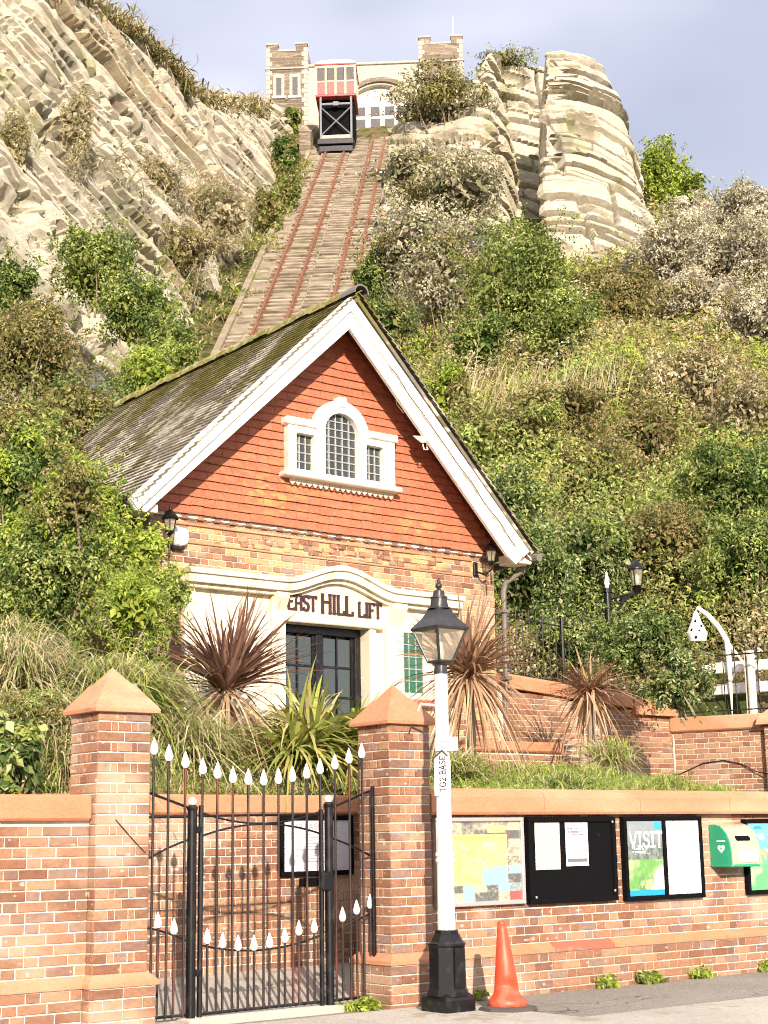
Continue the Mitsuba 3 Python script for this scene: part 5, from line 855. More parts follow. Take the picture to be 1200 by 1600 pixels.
def bush(name, label, cat_, c, rx, rz, n, leaf, pal, pal2=None, clumps=34, stems=6, asp=.5, m=M_LEAF, ry=None, hollow=.35, stem_h=None, spiky=0.0, group=None):
    _seed[0] += 1; r = np.random.default_rng(_seed[0]); c = np.array(c, float); ry = ry or rx; k = thing(name, label, cat_, group); R = np.array([rx, ry, rz])
    d = unit(r.normal(size=(clumps, 3)) + [0, 0, .25]); wob = .72 + .62 * meshkit.noise(d * 1.9 + _seed[0] * 3.7, 5)[:, None]; cc = d * r.uniform(.30, 1.0, (clumps, 1)) ** .55 * .88 * wob; rc = r.uniform(.13, .36, clumps); toc = unit(np.array([-_h[0], -_h[1], .35]))
    n1 = n; w = rc ** 2 / (rc ** 2).sum(); ids = r.choice(clumps, n1, p=w); u = unit(r.normal(size=(n1, 3)) + .35 * d[ids] + np.array([0, 0, .25])); rad = rc[ids][:, None] * r.uniform(.55, 1.08, (n1, 1)) ** .5
    sh = r.random(n1) < .16; k1 = r.integers(0, 46, n1); sd_ = unit(r.normal(size=(46, 3)) + [0, 0, .55]); so = sd_ * r.uniform(.45, .8, (46, 1)); st_ = r.uniform(0, .75, (n1, 1)); pos = np.where(sh[:, None], so[k1] + sd_[k1] * st_ + r.normal(0, .035, (n1, 3)), cc[ids] + u * rad) * R; gl_ = float(gz(c[0], c[1])); low = 1.0 if stem_h or cat_ == 'ivy' else float(np.clip((c[2] - gl_ + .2) / rz, 1, 2.3)); pos[:, 2] *= np.where(pos[:, 2] < 0, low, 1.0); ctone = r.uniform(.62, 1.4, clumps)[ids]; nr = unit(u * 1.0 + r.normal(size=(n1, 3)) * .55 + np.array([0, 0, .4]))
    A = leafmesh(c + pos, nr, leaf, PAL[pal], r, asp); cols = A[2] * np.repeat(ctone, 4)[:, None]
    if pal2: mix_ = np.repeat(r.random(clumps)[ids] < .4, 4); B = np.array(PAL[pal2])[r.integers(0, len(PAL[pal2]), n1)]; cols = np.where(mix_[:, None], np.repeat(B, 4, 0), cols)
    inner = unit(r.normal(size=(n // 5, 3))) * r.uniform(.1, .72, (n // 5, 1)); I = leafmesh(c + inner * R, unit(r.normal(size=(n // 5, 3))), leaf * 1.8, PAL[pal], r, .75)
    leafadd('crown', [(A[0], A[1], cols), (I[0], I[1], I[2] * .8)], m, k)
    base = c + np.array([0, 0, -(stem_h or rz * max(1.15, low))]); jit = rx * .18
    for i in range(stems):
        b0 = base + np.append(r.normal(0, jit, 2), 0); e = c + cc[i % clumps] * R * 1.05; mid = (b0 + e) / 2 + r.normal(0, .12 * rx, 3)
        t = np.linspace(0, 1, 6)[:, None]; pts = (1 - t) ** 2 * b0 + 2 * t * (1 - t) * mid + t ** 2 * e; r0 = .022 * rx + .012; add('stem', tube(pts, np.linspace(r0, r0 * .25, 6), 6), M_TRUNK, k, True)
    return k
BUSHES = [
    ('tree', 'pale grey-leaved tree on the ledge in front of the right station tower', 'tree', (55.80, 65.44, 44.97), 2.98, 1.85, 10400, 0.239, 'pale', 'olive', dict(stem_h=3.6,stems=12,clumps=51)),
    ('shrub', 'pale shrub leaning over the upper track edge', 'shrub', (48.25, 58.72, 35.88), 2.09, 1.46, 5200, 0.207, 'pale', 'olive', dict(stems=5)),
    ('shrub', 'wide pale shrub on the slope below the ledge tree', 'shrub', (48.73, 55.69, 34.18), 2.54, 1.76, 7200, 0.201, 'pale', 'straw', dict(stems=6)),
    ('shrub', 'grey-green shrub beside the middle of the track', 'shrub', (39.31, 47.94, 26.27), 1.95, 1.81, 8400, 0.166, 'pale', 'olive', dict(stems=8)),
    ('tree', 'small grey-leaved tree with bare forked branches above the house gable', 'tree', (37.54, 44.22, 23.14), 1.55, 1.81, 7200, 0.154, 'pale', 'olive', dict(stem_h=3.6,stems=9)),
    ('shrub', 'dark green shrub at the track edge above the house roof', 'shrub', (38.57, 49.81, 25.09), 1.18, 1.41, 5200, 0.152, 'dark', 'bright', dict(stems=4)),
    ('shrub', 'dark shrub just above the right bargeboard', 'shrub', (30.80, 39.39, 18.56), 1.21, 1.10, 5200, 0.119, 'dark', 'olive', dict(stems=4)),
    ('shrub', 'big bright green round shrub below the stone buttress', 'shrub', (37.14, 39.20, 21.14), 2.35, 2.59, 18000, 0.130, 'bright', 'dark', dict(clumps=60,m=M_GLOSSLEAF,stems=6)),
    ('shrub', 'smaller bright green shrub at the right foot of the big round one', 'shrub', (35.36, 35.35, 18.10), 1.37, 1.37, 7200, 0.119, 'bright', 'dark', dict(m=M_GLOSSLEAF)),
    ('shrub', 'dark green shrub at the left foot of the big round one', 'shrub', (31.89, 35.87, 17.13), 1.06, 1.06, 5200, 0.114, 'dark', 'bright', dict(stems=4)),
    ('shrub', 'olive brown bush right of the big bright shrub', 'shrub', (42.52, 39.45, 21.57), 1.92, 1.74, 9200, 0.139, 'olive', 'brown', dict(stems=5)),
    ('shrub', 'pale flowering shrub just right of the buttress foot', 'flowering shrub', (53.29, 45.38, 28.39), 2.26, 1.72, 13800, 0.149, 'pink', 'pale', dict(clumps=45)),
    ('shrub', 'large pale flowering shrub at the right edge under the skyline', 'flowering shrub', (51.82, 40.87, 26.28), 2.21, 1.83, 14400, 0.140, 'pink', 'pale', dict(clumps=45)),
    ('shrub', 'low pale flowering shrub with bare stems in the middle of the slope', 'flowering shrub', (47.72, 39.59, 23.09), 2.20, 1.32, 12600, 0.130, 'pink', 'straw', dict(clumps=39,stems=10)),
    ('shrub', 'pale shrub on the skyline at the right edge', 'flowering shrub', (63.36, 48.84, 34.03), 2.17, 1.44, 9000, 0.172, 'pink', 'pale', dict(clumps=33)),
    ('shrub', 'small pale shrub on the skyline below the green one', 'flowering shrub', (63.07, 52.41, 35.01), 1.67, 1.11, 6600, 0.176, 'pink', 'pale', dict(clumps=27)),
    ('shrub', 'tan and pale shrub at the right edge halfway up', 'flowering shrub', (44.31, 34.25, 20.04), 1.48, 1.36, 9000, 0.117, 'pink', 'brown', dict(clumps=33)),
    ('shrub', 'yellow-green shrub on the skyline right of the buttress', 'shrub', (70.34, 60.84, 42.54), 1.91, 1.91, 5200, 0.229, 'lime', 'bright', dict(stems=3)),
    ('shrub', 'low yellow-green shrub at the right end of the skyline clump', 'shrub', (70.43, 59.19, 40.66), 1.59, 1.25, 3600, 0.226, 'lime', 'bright', dict(stems=3)),
    ('shrub', 'mid green shrub touching the right bargeboard', 'shrub', (21.11, 24.05, 9.57), 0.86, 0.86, 7200, 0.089, 'bright', 'olive', dict(stems=4)),
    ('shrub', 'light green shrub above the right bargeboard', 'shrub', (23.36, 27.39, 11.90), 0.75, 0.71, 4400, 0.102, 'lime', 'olive', dict(stems=3)),
    ('shrub', 'yellow-green bramble mound right of the gable', 'shrub', (22.66, 23.99, 9.93), 1.14, 0.85, 8400, 0.085, 'olive', 'bright', dict(stems=4)),
    ('shrub', 'brownish bramble mound in the middle of the right slope', 'shrub', (22.92, 22.33, 8.83), 1.30, 0.85, 9600, 0.082, 'olive', 'brown', dict(stems=4)),
    ('shrub', 'low brown bramble bank under the dry reeds', 'shrub', (27.41, 27.75, 12.31), 1.44, 0.71, 6400, 0.101, 'brown', 'olive', dict(stems=3)),
    ('shrub', 'brown twiggy bush right of the dry reeds', 'shrub', (32.17, 30.02, 13.92), 1.19, 1.11, 6400, 0.114, 'brown', 'olive', dict(stems=12)),
    ('shrub', 'glossy dark green shrub with strong shadows at the right edge', 'shrub', (21.78, 17.60, 7.56), 1.02, 0.90, 10400, 0.084, 'dark', 'bright', dict(m=M_GLOSSLEAF,asp=.42,clumps=36)),
    ('shrub', 'lower glossy dark shrub at the right edge', 'shrub', (20.30, 16.24, 5.79), 0.83, 0.77, 8400, 0.077, 'dark', 'bright', dict(m=M_GLOSSLEAF,asp=.42,clumps=30)),
    ('shrub', 'green ivy bank beside the right end of the gable', 'shrub', (18.94, 20.63, 7.41), 0.84, 0.72, 8400, 0.071, 'ivy', 'bright', dict(stems=2)),
    ('hedge', 'dense clipped green hedge behind the railing by the house', 'hedge', (16.84, 17.79, 5.53), 0.88, 0.75, 12400, 0.067, 'ivy', 'dark', dict(stems=2,clumps=60)),
    ('hedge', 'green hedge behind the bracket lamp', 'hedge', (18.98, 18.49, 6.17), 0.84, 0.74, 9200, 0.073, 'ivy', 'bright', dict(stems=2,clumps=45)),
    ('hedge', 'olive brown hedge right of the bracket lamp', 'hedge', (20.55, 18.28, 6.29), 1.05, 0.84, 11200, 0.076, 'olive', 'brown', dict(stems=3,clumps=51)),
    ('hedge', 'olive hedge behind the curved white pole', 'hedge', (20.42, 16.89, 4.96), 0.84, 0.67, 8400, 0.072, 'olive', 'ivy', dict(stems=3,clumps=39)),
    ('shrub', 'straw coloured twiggy shrub high on the right slope', 'shrub', (32.07, 27.13, 13.67), 1.37, 1.28, 6800, 0.099, 'straw', 'brown', dict(stems=16)),
    ('shrub', 'dark brown twiggy shrub left of the glossy dark one', 'shrub', (27.49, 24.76, 10.97), 0.96, 0.96, 5600, 0.095, 'brown', 'olive', dict(stems=12)),
    ('shrub', 'thin straw coloured shrub at the right edge above the glossy one', 'shrub', (31.40, 24.78, 12.26), 0.90, 1.07, 5200, 0.094, 'straw', 'olive', dict(stems=14)),
    ('ivy', 'variegated ivy climbing over the railings left of the white pole', 'ivy', (15.15, 13.96, 3.81), 0.65, 0.50, 9200, 0.056, 'ivy', 'dark', dict(stems=2,clumps=45)),
    ('ivy', 'low dark ivy tumbling over the garden wall coping', 'ivy', (15.02, 13.21, 3.23), 0.52, 0.38, 6000, 0.054, 'ivy', 'olive', dict(stems=2,clumps=33)),
    ('ivy', 'yellowish ivy on the railing left of the bracket lamp', 'ivy', (15.67, 16.00, 4.02), 0.52, 0.42, 6000, 0.061, 'ivy', 'bright', dict(stems=2,clumps=33)),
    ('ivy', 'upper part of the bright ivy on the left cliff', 'ivy', (21.19, 41.95, 19.31), 1.30, 1.47, 8400, 0.125, 'bright', 'dark', dict(stems=3)),
    ('ivy', 'middle part of the bright ivy on the left cliff', 'ivy', (21.51, 39.53, 17.17), 1.24, 1.43, 8400, 0.118, 'bright', 'dark', dict(stems=3)),
    ('ivy', 'lowest tip of the bright ivy left of the roof', 'ivy', (20.75, 36.52, 15.03), 0.74, 1.01, 5200, 0.110, 'bright', 'dark', dict(stems=3)),
    ('shrub', 'olive brown bush at the left edge below the cliff', 'shrub', (12.79, 28.24, 11.15), 1.22, 1.15, 10400, 0.081, 'olive', 'brown', dict(stems=5)),
    ('shrub', 'dark olive bush left of the roof', 'shrub', (12.32, 25.14, 9.13), 1.03, 0.85, 9200, 0.072, 'olive', 'dark', dict(stems=5)),
    ('shrub', 'dark green bush at the left edge against the cliff', 'shrub', (16.07, 36.63, 15.94), 0.75, 0.98, 4400, 0.106, 'dark', 'bright', dict(stems=3)),
    ('shrub', 'feathery light green shrub by the mossy ridge', 'shrub', (15.92, 28.91, 11.39), 0.86, 0.75, 6400, 0.086, 'lime', 'bright', dict(asp=.3,stems=3)),
    ('shrub', 'dark green shrub with lime shoots at the left edge', 'shrub', (7.48, 16.37, 5.39), 0.66, 0.73, 11200, 0.054, 'dark', 'lime', dict(m=M_GLOSSLEAF,stems=4)),
    ('shrub', 'small olive shrub below the left eave', 'shrub', (7.35, 14.88, 5.06), 0.50, 0.44, 6400, 0.042, 'olive', 'lime', dict(stems=3)),
    ('shrub', 'dark leafy shrub behind the reed grass at the left edge', 'shrub', (7.14, 15.65, 4.34), 0.58, 0.51, 9200, 0.055, 'dark', 'lime', dict(m=M_GLOSSLEAF,stems=3)),
    ('shrub', 'leafy lime green shrub against the left corner of the house', 'shrub', (7.85, 14.62, 4.43), 0.39, 0.39, 8400, 0.046, 'lime', 'bright', dict(stems=3)),
    ('shrub', 'light green shrub below the left wall lantern', 'shrub', (7.96, 14.11, 3.95), 0.29, 0.29, 6000, 0.044, 'bright', 'lime', dict(stems=3)),
    ('shrub', 'rounded olive shrub at the left edge level with the roof tiles', 'shrub', (9.24, 19.97, 7.06), 0.71, 0.57, 7200, 0.062, 'olive', 'bright', dict(stems=3)),
    ('shrub', 'bright narrow-leaved shrub behind the arching grass', 'shrub', (7.73, 15.14, 4.61), 0.36, 0.36, 5200, 0.047, 'lime', 'grass', dict(asp=.2,stems=3)),
    ('shrub', 'leafy shrub between the two dark ones at the left edge', 'shrub', (7.53, 15.69, 4.68), 0.56, 0.44, 7200, 0.048, 'lime', 'dark', dict(stems=3)),
    ('shrub', 'light narrow-leaved shrub hiding the left side wall of the house', 'shrub', (7.56, 13.99, 3.76), 0.39, 0.35, 6400, 0.044, 'lime', 'grass', dict(asp=.25,stems=2)),
    ('shrub', 'dark leafy mass above the arching grass on the left bank', 'shrub', (7.08, 14.79, 4.17), 0.59, 0.43, 8400, 0.049, 'dark', 'bright', dict(m=M_GLOSSLEAF,stems=2)),
    ('shrub', 'dark shrub under the lower end of the left eave', 'shrub', (7.68, 15.05, 4.95), 0.43, 0.40, 6400, 0.047, 'dark', 'lime', dict(stems=2)),
    ('shrub', 'low narrow-leaved growth spilling behind the left wall coping', 'shrub', (5.96, 12.89, 2.48), 0.42, 0.27, 6000, 0.039, 'olive', 'grass', dict(asp=.25,stems=2)),
    ('shrub', 'broad leaved green plant at the left edge on the wall coping', 'plant', (5.36, 11.85, 2.11), 0.20, 0.22, 1800, 0.076, 'ivy', 'bright', dict(asp=.9,stems=2)),
    ('shrub', 'olive shrub on the cliff top left of the station tower', 'shrub', (50.80, 82.63, 49.14), 2.26, 1.26, 4400, 0.244, 'olive', 'bright', dict(stems=3)),
    ('shrub', 'dark brown shrub on the skyline beside the station tower', 'shrub', (55.08, 85.85, 52.31), 1.43, 0.95, 2600, 0.257, 'brown', 'olive', dict(stems=3)),
    ('shrub', 'small dark shrub beside the upper track', 'shrub', (51.68, 76.11, 44.77), 0.93, 1.10, 2400, 0.229, 'dark', 'olive', dict(stems=2)),
    ('shrub', 'small green plant beside the left rail', 'shrub', (47.37, 69.37, 38.58), 0.61, 1.15, 1800, 0.207, 'bright', 'olive', dict(stems=2)),
    ('shrub', 'dry shrub on the cliff skyline', 'shrub', (44.57, 75.88, 45.61), 1.15, 0.82, 2600, 0.222, 'straw', 'olive', dict(stems=3)),
    ('shrub', 'little green bush at the foot of the left station tower', 'shrub', (58.85, 85.75, 53.38), 0.63, 0.68, 1200, 0.262, 'bright', 'dark', dict(stems=2)),
    ('shrub', 'dry straw clump on the left cliff', 'shrub', (33.40, 60.38, 32.22), 1.64, 1.42, 5600, 0.205, 'straw', 'pale', dict(asp=.2,stems=2)),
    ('shrub', 'wide patch of dry scrub on the left cliff beside the track', 'shrub', (37.47, 61.48, 31.98), 2.16, 1.63, 6800, 0.212, 'straw', 'pale', dict(asp=.2,stems=2)),
    ('shrub', 'brown dry scrub on the lower left cliff', 'shrub', (32.74, 56.15, 27.43), 1.52, 1.11, 4800, 0.190, 'straw', 'brown', dict(asp=.2,stems=2)),
    ('shrub', 'thin green scrub at the cliff foot beside the track', 'shrub', (44.17, 66.70, 35.65), 0.87, 1.45, 2800, 0.196, 'olive', 'bright', dict(stems=2)),
    ('shrub', 'dry tufts at the left edge of the cliff', 'shrub', (21.52, 49.52, 26.38), 0.80, 1.49, 3600, 0.161, 'straw', 'olive', dict(asp=.2,stems=2)),
    ('shrub', 'pale dry tufts high on the left cliff', 'shrub', (25.34, 52.17, 29.71), 0.76, 1.35, 3000, 0.175, 'straw', 'pale', dict(asp=.2,stems=2)),
]
for n_, lab_, cat_, c_, rx_, rz_, N_, lf_, p1_, p2_, ex_ in BUSHES: bush(n_, lab_, cat_, c_, rx_, rz_, N_, lf_, p1_, p2_, **ex_)
# ---- undergrowth, grasses and planted things
def zn(x, y): return gz(x, y) + (meshkit.fbm(np.stack([x, y, x * 0], -1) * .5, 4, 3) - .5) * np.clip((np.hypot(x, y) - 15) / 10, .15, 1.0)
def undergrowth(name, label, n, az0, az1, r0, r1, seed, pals, keep=lambda x, y, s, w: x > -99, hmax=.5):
    r = np.random.default_rng(seed); az = np.radians(r.uniform(az0, az1, n)); t = r.random(n); R = r0 * (r1 / r0) ** t; x, y = R * np.sin(az), R * np.cos(az)
    q = np.stack([x, y], 1) - T0[:2]; s = q @ HD[:2]; w = q @ LR[:2]
    ok = ~((np.abs(w - .8) < 3.9) & (s > -68)) & ~((np.abs(x - 11.07) < 3.0) & (y > 14.6) & (y < 21.2)) & keep(x, y, s, w); x, y, R = x[ok], y[ok], R[ok]; z = zn(x, y)
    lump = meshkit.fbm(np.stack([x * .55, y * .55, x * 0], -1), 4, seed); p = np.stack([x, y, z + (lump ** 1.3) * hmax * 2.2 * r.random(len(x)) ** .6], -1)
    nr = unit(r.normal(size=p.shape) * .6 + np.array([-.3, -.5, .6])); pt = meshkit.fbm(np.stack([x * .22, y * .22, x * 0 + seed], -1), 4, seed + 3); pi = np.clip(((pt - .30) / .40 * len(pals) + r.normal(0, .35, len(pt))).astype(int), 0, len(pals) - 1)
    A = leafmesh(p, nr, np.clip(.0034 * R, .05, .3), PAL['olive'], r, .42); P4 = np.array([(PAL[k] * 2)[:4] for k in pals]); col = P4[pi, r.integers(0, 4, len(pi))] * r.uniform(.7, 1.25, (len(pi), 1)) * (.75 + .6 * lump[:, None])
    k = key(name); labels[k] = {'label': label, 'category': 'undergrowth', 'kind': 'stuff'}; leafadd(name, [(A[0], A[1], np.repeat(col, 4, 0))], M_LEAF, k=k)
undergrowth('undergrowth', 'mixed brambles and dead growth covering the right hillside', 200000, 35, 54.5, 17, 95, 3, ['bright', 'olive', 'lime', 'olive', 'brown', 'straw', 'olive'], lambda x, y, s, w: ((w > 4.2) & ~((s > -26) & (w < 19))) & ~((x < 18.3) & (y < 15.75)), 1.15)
undergrowth('undergrowth', 'grassy growth covering the left hillside below the cliff', 42000, 22, 40, 13.2, 62, 7, ['straw', 'olive', 'bright', 'grass', 'lime', 'straw'], lambda x, y, s, w: ((w < 0) | (s < -68)) & (y > 12.85) & (x < 8.3), .45)
undergrowth('undergrowth', 'tufts of green in the gutter left of the track', 5000, 33, 42.5, 60, 100, 9, ['bright', 'grass', 'olive'], lambda x, y, s, w: (w < -2.6) & (w > -4.4), .3)
# grass sown as blades
def grass(name, label, pts, L, W, droop, pals, seed, spread=.45, kind='stuff', cat_='grass', parent=None):
    r = np.random.default_rng(seed); n = len(pts); d = unit(r.normal(size=(n, 3)) * spread + np.array([0, 0, 1.0])); B = bladesmesh(pts, d, L, W, droop, sum((PAL[p] for p in pals), []), r)
    k = key(name); labels[k] = {'label': label, 'category': cat_}
    if kind: labels[k]['kind'] = kind
    leafadd(name, [B], M_BLADE, k=k); return k
rr = np.random.default_rng(77)
def scatter(n, x0, x1, y0, y1, zf=None):
    x, y = rr.uniform(x0, x1, n), rr.uniform(y0, y1, n); return np.stack([x, y, (zn(x, y) if zf is None else zf(x, y)) - .03], 1)
grass('grass', 'long green grass in the bed above the notice boards', np.vstack([scatter(6500, 9.2, 13.6, 10.70, 12.6), scatter(4200, 9.0, 13.0, 10.70, 11.2)]), .46, .011, .65, ['grass', 'grass', 'lime'], 1)
grass('grass', 'green grass fringe above the passage wall', np.vstack([scatter(2600, 6.0, 9.4, 12.72, 13.6), scatter(900, 6.2, 9.3, 12.70, 12.85)]), .26, .011, .6, ['grass', 'lime', 'grass', 'straw'], 2)
grass('grass', 'mixed grass on the bank behind the left wall', scatter(2600, 4.2, 7.6, 12.0 + .6, 14.8), .34, .012, .7, ['grass', 'straw', 'lime'], 3, .7)
def tussock(name, label, c, n, L, W, droop, pals, seed, rad=.12, spread=.5, cat_='ornamental grass'):
    r = np.random.default_rng(seed); p = np.array(c) + np.stack([r.normal(0, rad, n), r.normal(0, rad, n), np.zeros(n)], 1); d = unit(r.normal(size=(n, 3)) * spread + np.array([0, 0, 1.0])); B = bladesmesh(p, d, L, W, droop, sum((PAL[k] for k in pals), []), r, 6)
    k = thing(name, label, cat_); leafadd(name, [B], M_BLADE, k=k)
for i, (lab, c, n, L, pl) in enumerate((('arching dry grass clump behind the left pillar cap', (6.5, 13.4, 2.25), 900, 1.25, ['straw', 'grass', 'straw']), ('tall arching grass clump at the left corner of the house', (7.5, 13.9, 2.75), 900, 1.15, ['straw', 'grass', 'lime']), ('drooping pale grass clump between the house corner and the red cordyline', (7.95, 13.5, 2.25), 760, 1.05, ['straw', 'grass', 'straw']),
                                       ('large dry grass clump at the left edge', (6.3, 13.9, 2.85), 900, 1.3, ['straw', 'straw', 'grass']), ('dry grass clump spilling over the left wall coping by the pillar', (5.75, 12.75, 1.85), 300, .6, ['straw', 'grass', 'lime']), ('dense straw clump in the middle of the left bank', (7.1, 13.6, 2.7), 900, 1.2, ['grass', 'straw', 'lime']), ('pale reedy clump at the far left edge halfway up', (6.5, 14.6, 3.2), 800, 1.15, ['straw', 'grass']),
                                       ('pale arching grass clump just behind the top of the left pillar cap', (6.35, 12.95, 2.0), 800, 1.1, ['straw', 'straw', 'grass']), ('ragged grass clump hanging over the left wall coping at the picture edge', (5.1, 12.85, 1.85), 700, .75, ['straw', 'grass', 'grass']), ('straw coloured grass clump under the small right cordyline', (13.1, 12.6, 2.2), 420, .6, ['straw', 'lime']), ('blue green grass clump in the middle of the bed above the notice boards', (10.75, 11.0, 1.78), 300, .42, ['grass', 'ivy']), ('green grass clump at the right end of the bed above the notice boards', (12.25, 11.0, 1.78), 320, .45, ['grass', 'lime']), ('pale grass clump behind the lamp post', (10.15, 11.9, 2.0), 300, .55, ['straw', 'lime']))):
    tussock('grass_clump', lab, c, n, L, .017 if i < 7 else .013, .75 if i < 7 else .6, pl, 300 + i, .10 + .05 * (i < 7), .62)
def sword(k, B, i, m, seg): w = 2 * (seg + 1); v, f, c = B; return v[i * w:(i + 1) * w], f[i * seg * 2:(i + 1) * seg * 2] - i * w, c[i * w:(i + 1) * w]
def rosette(name, label, cat_, head, base, nu, nd, L, W, pal_u, pal_d, seed, up=.55, trunk=.05, heads=1, droop=.35):
    r = np.random.default_rng(seed); k = thing(name, label, cat_); head = np.array(head, float); base = np.array(base, float)
    if trunk: add('trunk', tube([base - [0, 0, .1], base + (head - base) * .5 + [.02, .01, 0], head], [trunk * 1.15, trunk, trunk * .9], 10), M_TRUNK, k, True)
    def put(nm, n, dirs, L, W, droop, pal):
        seg = 5; B = bladesmesh(np.repeat(head[None], n, 0) + r.normal(0, .025, (n, 3)), dirs, L, W, droop, PAL[pal], r, seg)
        for i in range(n): v, f, c = sword(None, B, i, None, seg); add(nm, (v, f), M_BLADE, k, color=c)
    d = unit(r.normal(size=(nu, 3)) * [1, 1, .55] + [0, 0, up]); d[:, 2] = np.abs(d[:, 2]) * .9 + .02; put('leaf', nu, d, L, W, np.full(nu, droop) * r.uniform(.3, 1.3, nu), pal_u)
    if nd: a = r.uniform(0, 6.283, nd); d = unit(np.stack([np.cos(a), np.sin(a), r.uniform(-.9, .15, nd)], 1)); put('dead_leaf', nd, d, L * .95, W * .8, r.uniform(.45, .95, nd), pal_d)
rosette('cordyline', 'dark purple cordyline with upright leaves left of the station door', 'cordyline', (8.66, 13.9, 2.92), (8.64, 13.9, 1.9), 280, 60, 1.25, .034, 'cord', 'tan', 11, 1.3, .06, droop=.32)
rosette('cordyline', 'large bronze cordyline with hanging dead leaves behind the lamp post', 'cordyline', (10.95, 12.6, 3.10), (10.95, 12.6, 1.9), 220, 120, 1.1, .032, 'bronze', 'tan', 12, .95, .05)
rosette('cordyline', 'small bronze cordyline with a star of leaves in front of the garden wall', 'cordyline', (13.8, 13.6, 3.12), (13.8, 13.6, 2.0), 130, 70, .78, .032, 'bronze', 'tan', 13, .45, .045)
rosette('flax', 'large yellow green striped flax with arching sword leaves below the door', 'flax', (9.35, 13.3, 2.32), (9.35, 13.3, 1.9), 150, 0, 1.15, .055, 'flax', 'flax', 14, .38, 0, droop=.6)
rosette('flax', 'smaller yellow green flax beside the right gate pillar cap', 'flax', (10.0, 13.4, 2.36), (10.0, 13.4, 1.9), 130, 0, 1.05, .050, 'flax', 'flax', 15, .38, 0, droop=.65)
rosette('flax', 'yellow green flax clump between the dark cordyline and the large flax', 'flax', (8.95, 13.1, 2.22), (8.95, 13.1, 1.9), 130, 0, 1.0, .048, 'flax', 'flax', 16, .5, 0, droop=.6)
rosette('flax', 'yellow green flax in front of the station door sill', 'flax', (9.7, 13.9, 2.45), (9.7, 13.9, 1.9), 120, 0, .95, .05, 'flax', 'flax', 19, .5, 0, droop=.6)
# dry reeds on the slope, dry grass on the cliff skyline
def stalks(name, label, pts, L, W, pal, seed, lean, cat_='reeds', spread=.2, droop=.05):
    r = np.random.default_rng(seed); d = unit(r.normal(size=(len(pts), 3)) * spread + np.array(lean)); B = bladesmesh(np.asarray(pts), d, L, W, droop, PAL[pal], r, 3); k = key(name); labels[k] = {'label': label, 'category': cat_, 'kind': 'stuff'}; leafadd(name, [B], M_BLADE, k=k)
def along(pts, n, j):
    p = np.array(pts); t = rr.random(n) * (len(p) - 1); i = np.minimum(t.astype(int), len(p) - 2); return p[i] + (p[i + 1] - p[i]) * (t - i)[:, None] + rr.normal(0, j, (n, 3)) * [1, 1, .5]
stalks('reeds', 'pale dry reed stalks standing in a row on the right slope', along([(25.4, 31.9, 13.0), (27.6, 30.1, 12.7), (29.6, 29.6, 13.0), (31.5, 28.9, 13.4)], 420, .45), 1.5, .035, 'straw', 5, [.25, -.15, 1.0])
sk = [tuple(tw(s, w, dz)) for s, w, dz in ((-38, -10.8, 17.3), (-33.7, -10.6, 16.6), (-30, -10.1, 15.1), (-25.1, -9.4, 13.2), (-22.3, -8.7, 11.4), (-20.1, -8.0, 9.8), (-19, -7.4, 8.4), (-12.6, -6.6, 6.2), (-4, -5.9, 4.2), (1, -5.6, 3.4))]
stalks('dry_grass', 'pale dry grass fringing the top of the left cliff', along(sk, 2200, .45), 1.0, .06, 'straw', 6, [.1, 0, 1.0], 'grass', .5, .3)
lc = [tuple(tw(s, w, dz)) for s, w, dz in ((-45, -8.2, 10.5), (-40, -7.6, 8.8), (-36, -6.6, 6.2), (-31, -5.9, 4.5), (-27, -5.6, 3.5), (-23, -5.2, 2.4), (-18, -4.7, 1.6))]
stalks('scrub', 'dull green and brown scrub fringe behind the dry grass on the cliff top', along(sk, 3600, .5) - [0, 0, .2], .7, .12, 'brown', 8, [.1, .1, 1.0], 'scrub', .8, .4)
stalks('dry_grass', 'straw coloured grass in a ragged band across the left cliff', along(lc, 1500, .7), 1.0, .06, 'straw', 7, [.3, -.3, .8], 'grass', .6, .5)
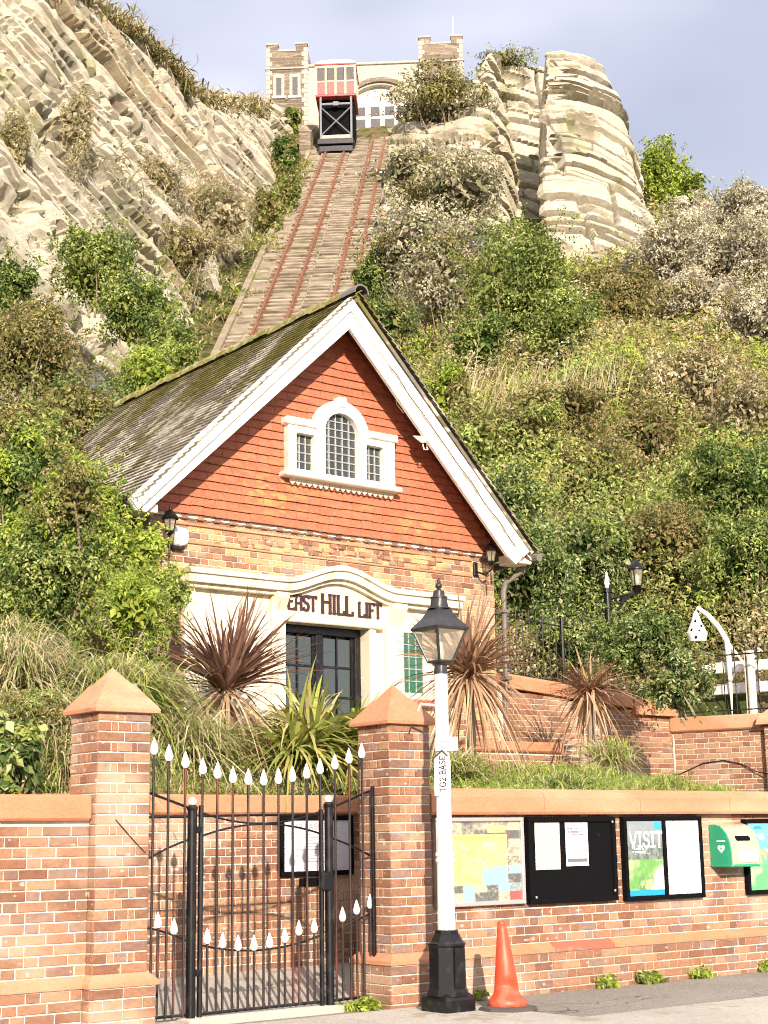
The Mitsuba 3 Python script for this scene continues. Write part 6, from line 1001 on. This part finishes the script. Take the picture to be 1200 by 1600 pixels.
# weeds at the foot of the wall
for i, (lab, x, y, rx, n) in enumerate((('largest leafy weed at the foot of the wall under the double frame', 11.0, 10.24, .20, 420), ('small weed at the wall foot left of the largest one', 10.45, 10.23, .14, 220), ('flat weed at the wall foot right of the largest one', 11.75, 10.24, .16, 180), ('little weed at the wall foot by the right edge', 12.75, 10.24, .10, 120), ('tiny weed behind the traffic cone', 8.95, 10.24, .07, 70), ('small weed at the left foot of the right gate pillar', 7.80, 10.32, .13, 200))):
    bush('weed', lab, 'weed', (x, y, .05), rx, .065 if i != 4 else .04, n, .04, 'lime', 'bright', clumps=9, stems=0, asp=.6, ry=.06, stem_h=.05)
grass('grass', 'short bright grass at the foot of the right gate side panel', scatter(420, 7.58, 8.0, 10.30, 10.48, lambda x, y: x * 0 + .03), .12, .008, .4, ['lime'], 9)
tussock('grass_clump', 'green tuft on the coping left of the left pillar', (5.05, 12.0, 1.7), 160, .4, .012, .7, ['lime', 'grass'], 350)
rt = np.random.default_rng(31); ts, tw_ = rt.uniform(-46, -3, 1500), -2.25 + rt.normal(0, .42, 1500); ok = (meshkit.fbm(np.stack([ts * .3, ts * 0, ts * 0], -1), 3, 2) > .40) & (tw_ < -1.2); tp = tw(ts[ok], tw_[ok], 0.0)
grass('grass', 'ragged grass growing along the left edge of the track', np.repeat(tp, 5, 0) + rt.normal(0, .12, (len(tp) * 5, 3)) * [1, 1, .3], .55, .07, .5, ['grass', 'straw', 'lime', 'olive'], 17, .6)
gs, gw_ = rt.uniform(-52, -2, 5200), rt.uniform(-5.0, -2.7, 5200); gp = tw(gs, gw_, 0.0); gp[:, 2] = np.maximum(zn(gp[:, 0], gp[:, 1]), gp[:, 2] - .9) - .05
grass('grass', 'green and straw grass in the gully between the left cliff and the track', gp, .75, .10, .5, ['grass', 'straw', 'olive', 'bright'], 18, .7)
q_ = tl(-1.2, 11.9, 54.35); bush('turf', 'green turf and scrub on top of the rock left of the buttress', 'turf', tuple(q_), 2.2, .55, 2600, .16, 'olive', 'lime', clumps=40, stems=2, stem_h=.8)
